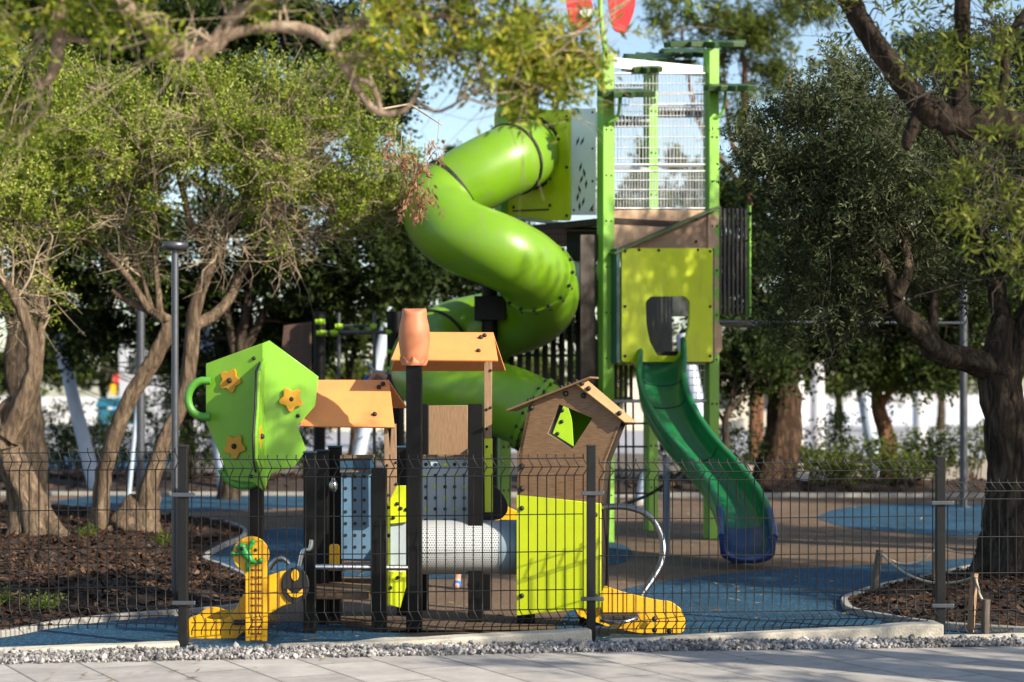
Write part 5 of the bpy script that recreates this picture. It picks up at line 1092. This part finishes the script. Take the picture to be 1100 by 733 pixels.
# ------------------------------------------------------------------ overhanging near trees (trunks outside the frame)
d = 7.5
def near_extra(t, rng): pass
tree('near tree whose pale crooked branch hangs down above the twin stemmed olive',
     [([Vector((-3.9, 7.6, 0)), Vector((-3.8, 7.6, 1.5)), Vector((-3.4, 7.5, 2.7)), P(-60, -70, d+.1), P(60, -25, d), P(130, 5, d), P(180, 46, d), P(212, 55, d), P(236, 42, d), P(252, 18, d), P(282, 2, d), P(320, -22, d)], [.20, .17, .13, .07, .045, .034, .036, .037, .034, .031, .028, .025]),
      ([P(234, 42, d), P(268, 31, d), P(300, 29, d), P(330, 32, d), P(352, 46, d)], [.024, .022, .024, .024, .024]),
      ([P(352, 46, d), P(366, 36, d), P(403, 22, d), P(470, 17, d), P(540, 30, d)], [.026, .024, .02, .014, .006]),
      ([P(352, 46, d), P(368, 68, d), P(385, 98, d), P(407, 121, d), P(433, 119, d), P(446, 103, d), P(452, 80, d)], [.019, .017, .015, .014, .011, .007, .003]),
      ([P(380, 85, d), P(400, 92, d), P(409, 120, d)], [.013, .012, .01]),
      ([P(446, 108, d), P(470, 120, d), P(500, 105, d), P(520, 92, d)], [.009, .007, .005, .002]),
      ([P(60, -25, d), P(66, 20, d), P(58, 75, d), P(42, 95, d)], [.035, .03, .022, .008]), ([P(62, 40, d), P(100, 45, d), P(140, 40, d)], [.014, .01, .004])],
     [CL(40, 15, d, 70, 25, 60), CL(140, 14, d-.2, 45, 22, 60), CL(180, 62, d-.2, 30, 10, 14), CL(250, -6, d, 80, 12, 30), CL(410, 40, d, 45, 35, 50), CL(470, 40, d, 55, 40, 90), CL(540, 55, d, 50, 40, 100), CL(585, 85, d+.3, 48, 36, 190), CL(560, 15, d, 50, 26, 90), CL(12, 140, d+.2, 26, 60, 26), CL(570, 112, d+.2, 36, 22, 60), CL(618, 78, d+.3, 24, 22, 50), CL(440, 5, d, 60, 14, 50), CL(300, -4, d, 60, 10, 30), CL(395, 70, d, 26, 26, 16), CL(645, 26, d+.3, 30, 18, 14), CL(20, 60, d, 40, 30, 26), CL(90, 6, d+.2, 50, 16, 30), CL(700, -25, d+.4, 50, 16, 40),
      CL(0, -120, d, 300, 60, 260), CL(350, -110, d, 250, 60, 260)],
     NEARL, BARKP, TWIG, 61, None, 1.0, ll=.058, lw=.016, nl=10, length=.17, name='overhanging_tree', per=3, r0=.006, shell=.2)
d = 9.4
tree('near tree whose thick dark forked limb crosses in front of the grey olive crown',
     [([Vector((3.9, 9.2, 0)), Vector((3.8, 9.2, 1.2)), Vector((3.55, 9.3, 2.2)), P(1220, 165, d), P(1110, 143, d), P(1050, 132, d), P(1008, 126, d), P(984, 106, d), P(955, 68, d), P(926, 25, d), P(905, -20, d), P(880, -90, d)], [.26, .22, .18, .13, .095, .076, .064, .058, .055, .05, .045, .035]),
      ([P(1030, 130, d), P(1033, 70, d), P(1034, 0, d), P(1040, -80, d)], [.05, .042, .04, .03]), ([P(1068, 135, d), P(1078, 90, d), P(1085, 40, d), P(1110, 0, d)], [.03, .026, .022, .015]),
      ([P(990, 118, d), P(975, 150, d), P(977, 160, d)], [.04, .03, .02]), ([P(1010, 135, d), P(1030, 165, d), P(1060, 180, d), P(1090, 190, d)], [.015, .012, .01, .004])],
     [CL(1060, 215, d-.4, 60, 45, 70), CL(1085, 150, d-.5, 40, 50, 50), CL(1020, 30, d, 70, 40, 70), CL(940, 15, d, 60, 25, 50), CL(1085, 290, d-.3, 30, 40, 22), CL(1080, 60, d, 40, 50, 60), CL(1000, 90, d-.3, 40, 40, 30), CL(1120, 250, d-.3, 60, 70, 70), CL(860, 5, d, 50, 18, 30),
      CL(1000, -100, d, 160, 70, 300), CL(1180, -60, d, 120, 100, 300)],
     OLIVE, BARKN, TWIGD, 62, None, .65, ll=.07, lw=.015, nl=10, length=.17, name='overhanging_tree', per=3, r0=.007, shell=.2)
# unseen olives added right of the frame, placed and shaped to shade the playground
def shade_tree(label, x, y, cl, seed):
    b = Vector((x, y, 0)); limbs = [([b, b+Vector((.1, 0, 1)), b+Vector((0, .1, 2.2)), b+Vector((-.1, .1, 3.4))], [.26, .2, .17, .1])]
    for c, r, n in cl[:5]: limbs.append(([b+Vector((0, 0, 1.6)), b.lerp(Vector(c), .6)+Vector((0, 0, 1.0)), Vector(c)], [.11, .08, .03]))
    tree(label, limbs, cl, OLIVE, BARKD, TWIGD, seed, 'unseen olives added for shade', 1.0, ll=.085, lw=.03, nl=12, length=.3, per=3)
shade_tree('unseen olive added on the pavement for shade', 6.4, 7.9, [((6.4, 6.9, 3.5), (1.5, .9, .7), 200), ((7.2, 7.4, 3.6), (1.2, 1.2, .8), 150), ((6.0, 7.0, 3.5), (1.0, 1.0, .6), 90)], 81)
shade_tree('unseen olive added beyond the roped bed for shade', 7.6, 12.6, [((7.2, 12.8, 3.4), (1.7, 1.6, 1.3), 900), ((6.2, 13.4, 3.0), (1.1, 1.1, 1.1), 480), ((8.4, 12.2, 4.2), (1.6, 1.5, 1.2), 700), ((6.8, 12.2, 4.6), (1.3, 1.3, .9), 480), ((6.3, 12.3, 2.2), (.9, 1.0, .7), 260), ((7.0, 14.3, 6.2), (1.5, .9, .9), 900)], 82)
shade_tree('unseen olive added at the playground edge for shade', 8.6, 17.4, [((8.2, 17.5, 3.6), (1.9, 1.7, 1.5), 1000), ((7.0, 18.0, 3.2), (1.2, 1.2, 1.2), 520), ((9.6, 17, 4.4), (1.7, 1.6, 1.4), 800), ((7.6, 16.4, 4.8), (1.4, 1.4, 1.1), 520)], 83)
shade_tree('unseen olive added near the far bank for shade', 11.6, 25, [((11.0, 25, 3.8), (2.2, 2, 1.8), 1100), ((12.6, 24, 4.6), (2.1, 2, 1.6), 900), ((10.2, 26, 3), (1.5, 1.5, 1.4), 600)], 84)
shade_tree('tall unseen olive added to shade the play tower', 6.9, 17.2, [((6.6, 17.2, 5.0), (1.5, 1.2, 1.6), 1100), ((6.7, 16.6, 5.9), (1.4, 1.1, 1.2), 850), ((6.3, 17.6, 3.8), (1.2, 1.0, 1.0), 600), ((6.6, 18.2, 5.4), (1.2, 1.0, 1.3), 650), ((7.4, 16.2, 6.6), (1.4, 1.1, 1.0), 400)], 85)
# dry hanging leaves
rng = np.random.default_rng(77); dd_ = 13.5; t = thing('dry_branch', 'dry brown leaf sprays hanging beside the tube slide', 'dry branch', tuple(P(440, 140, dd_)))
Vs = []; mb = MB()
for px, py in ((424, 150), (430, 165), (446, 190), (455, 175), (437, 205), (452, 212), (440, 160), (460, 200), (470, 150)):
    c = P(px, py, dd_); mb.tube([c+Vector((.01, 0, .14)), c+Vector((.006, 0, .07)), c], [.003, .003, .002], 3, 0, False); n = 5
    p = np.array(c)[None]+rng.normal(0, .03, (n, 3)); q = np.c_[rng.normal(0, .25, (n, 2)), np.full(n, -1.0)]; Vs.append(sprigs(p, q, rng, .16, 8, .07, .022, .4))
npmesh('leaves', np.concatenate(Vs), 4, DRYL, t); mb.tube([P(407, 118, 13.0), P(440, 112, dd_), P(475, 135, dd_)], [.01, .008, .004], 5); mb.build('twig', TWIG, t)
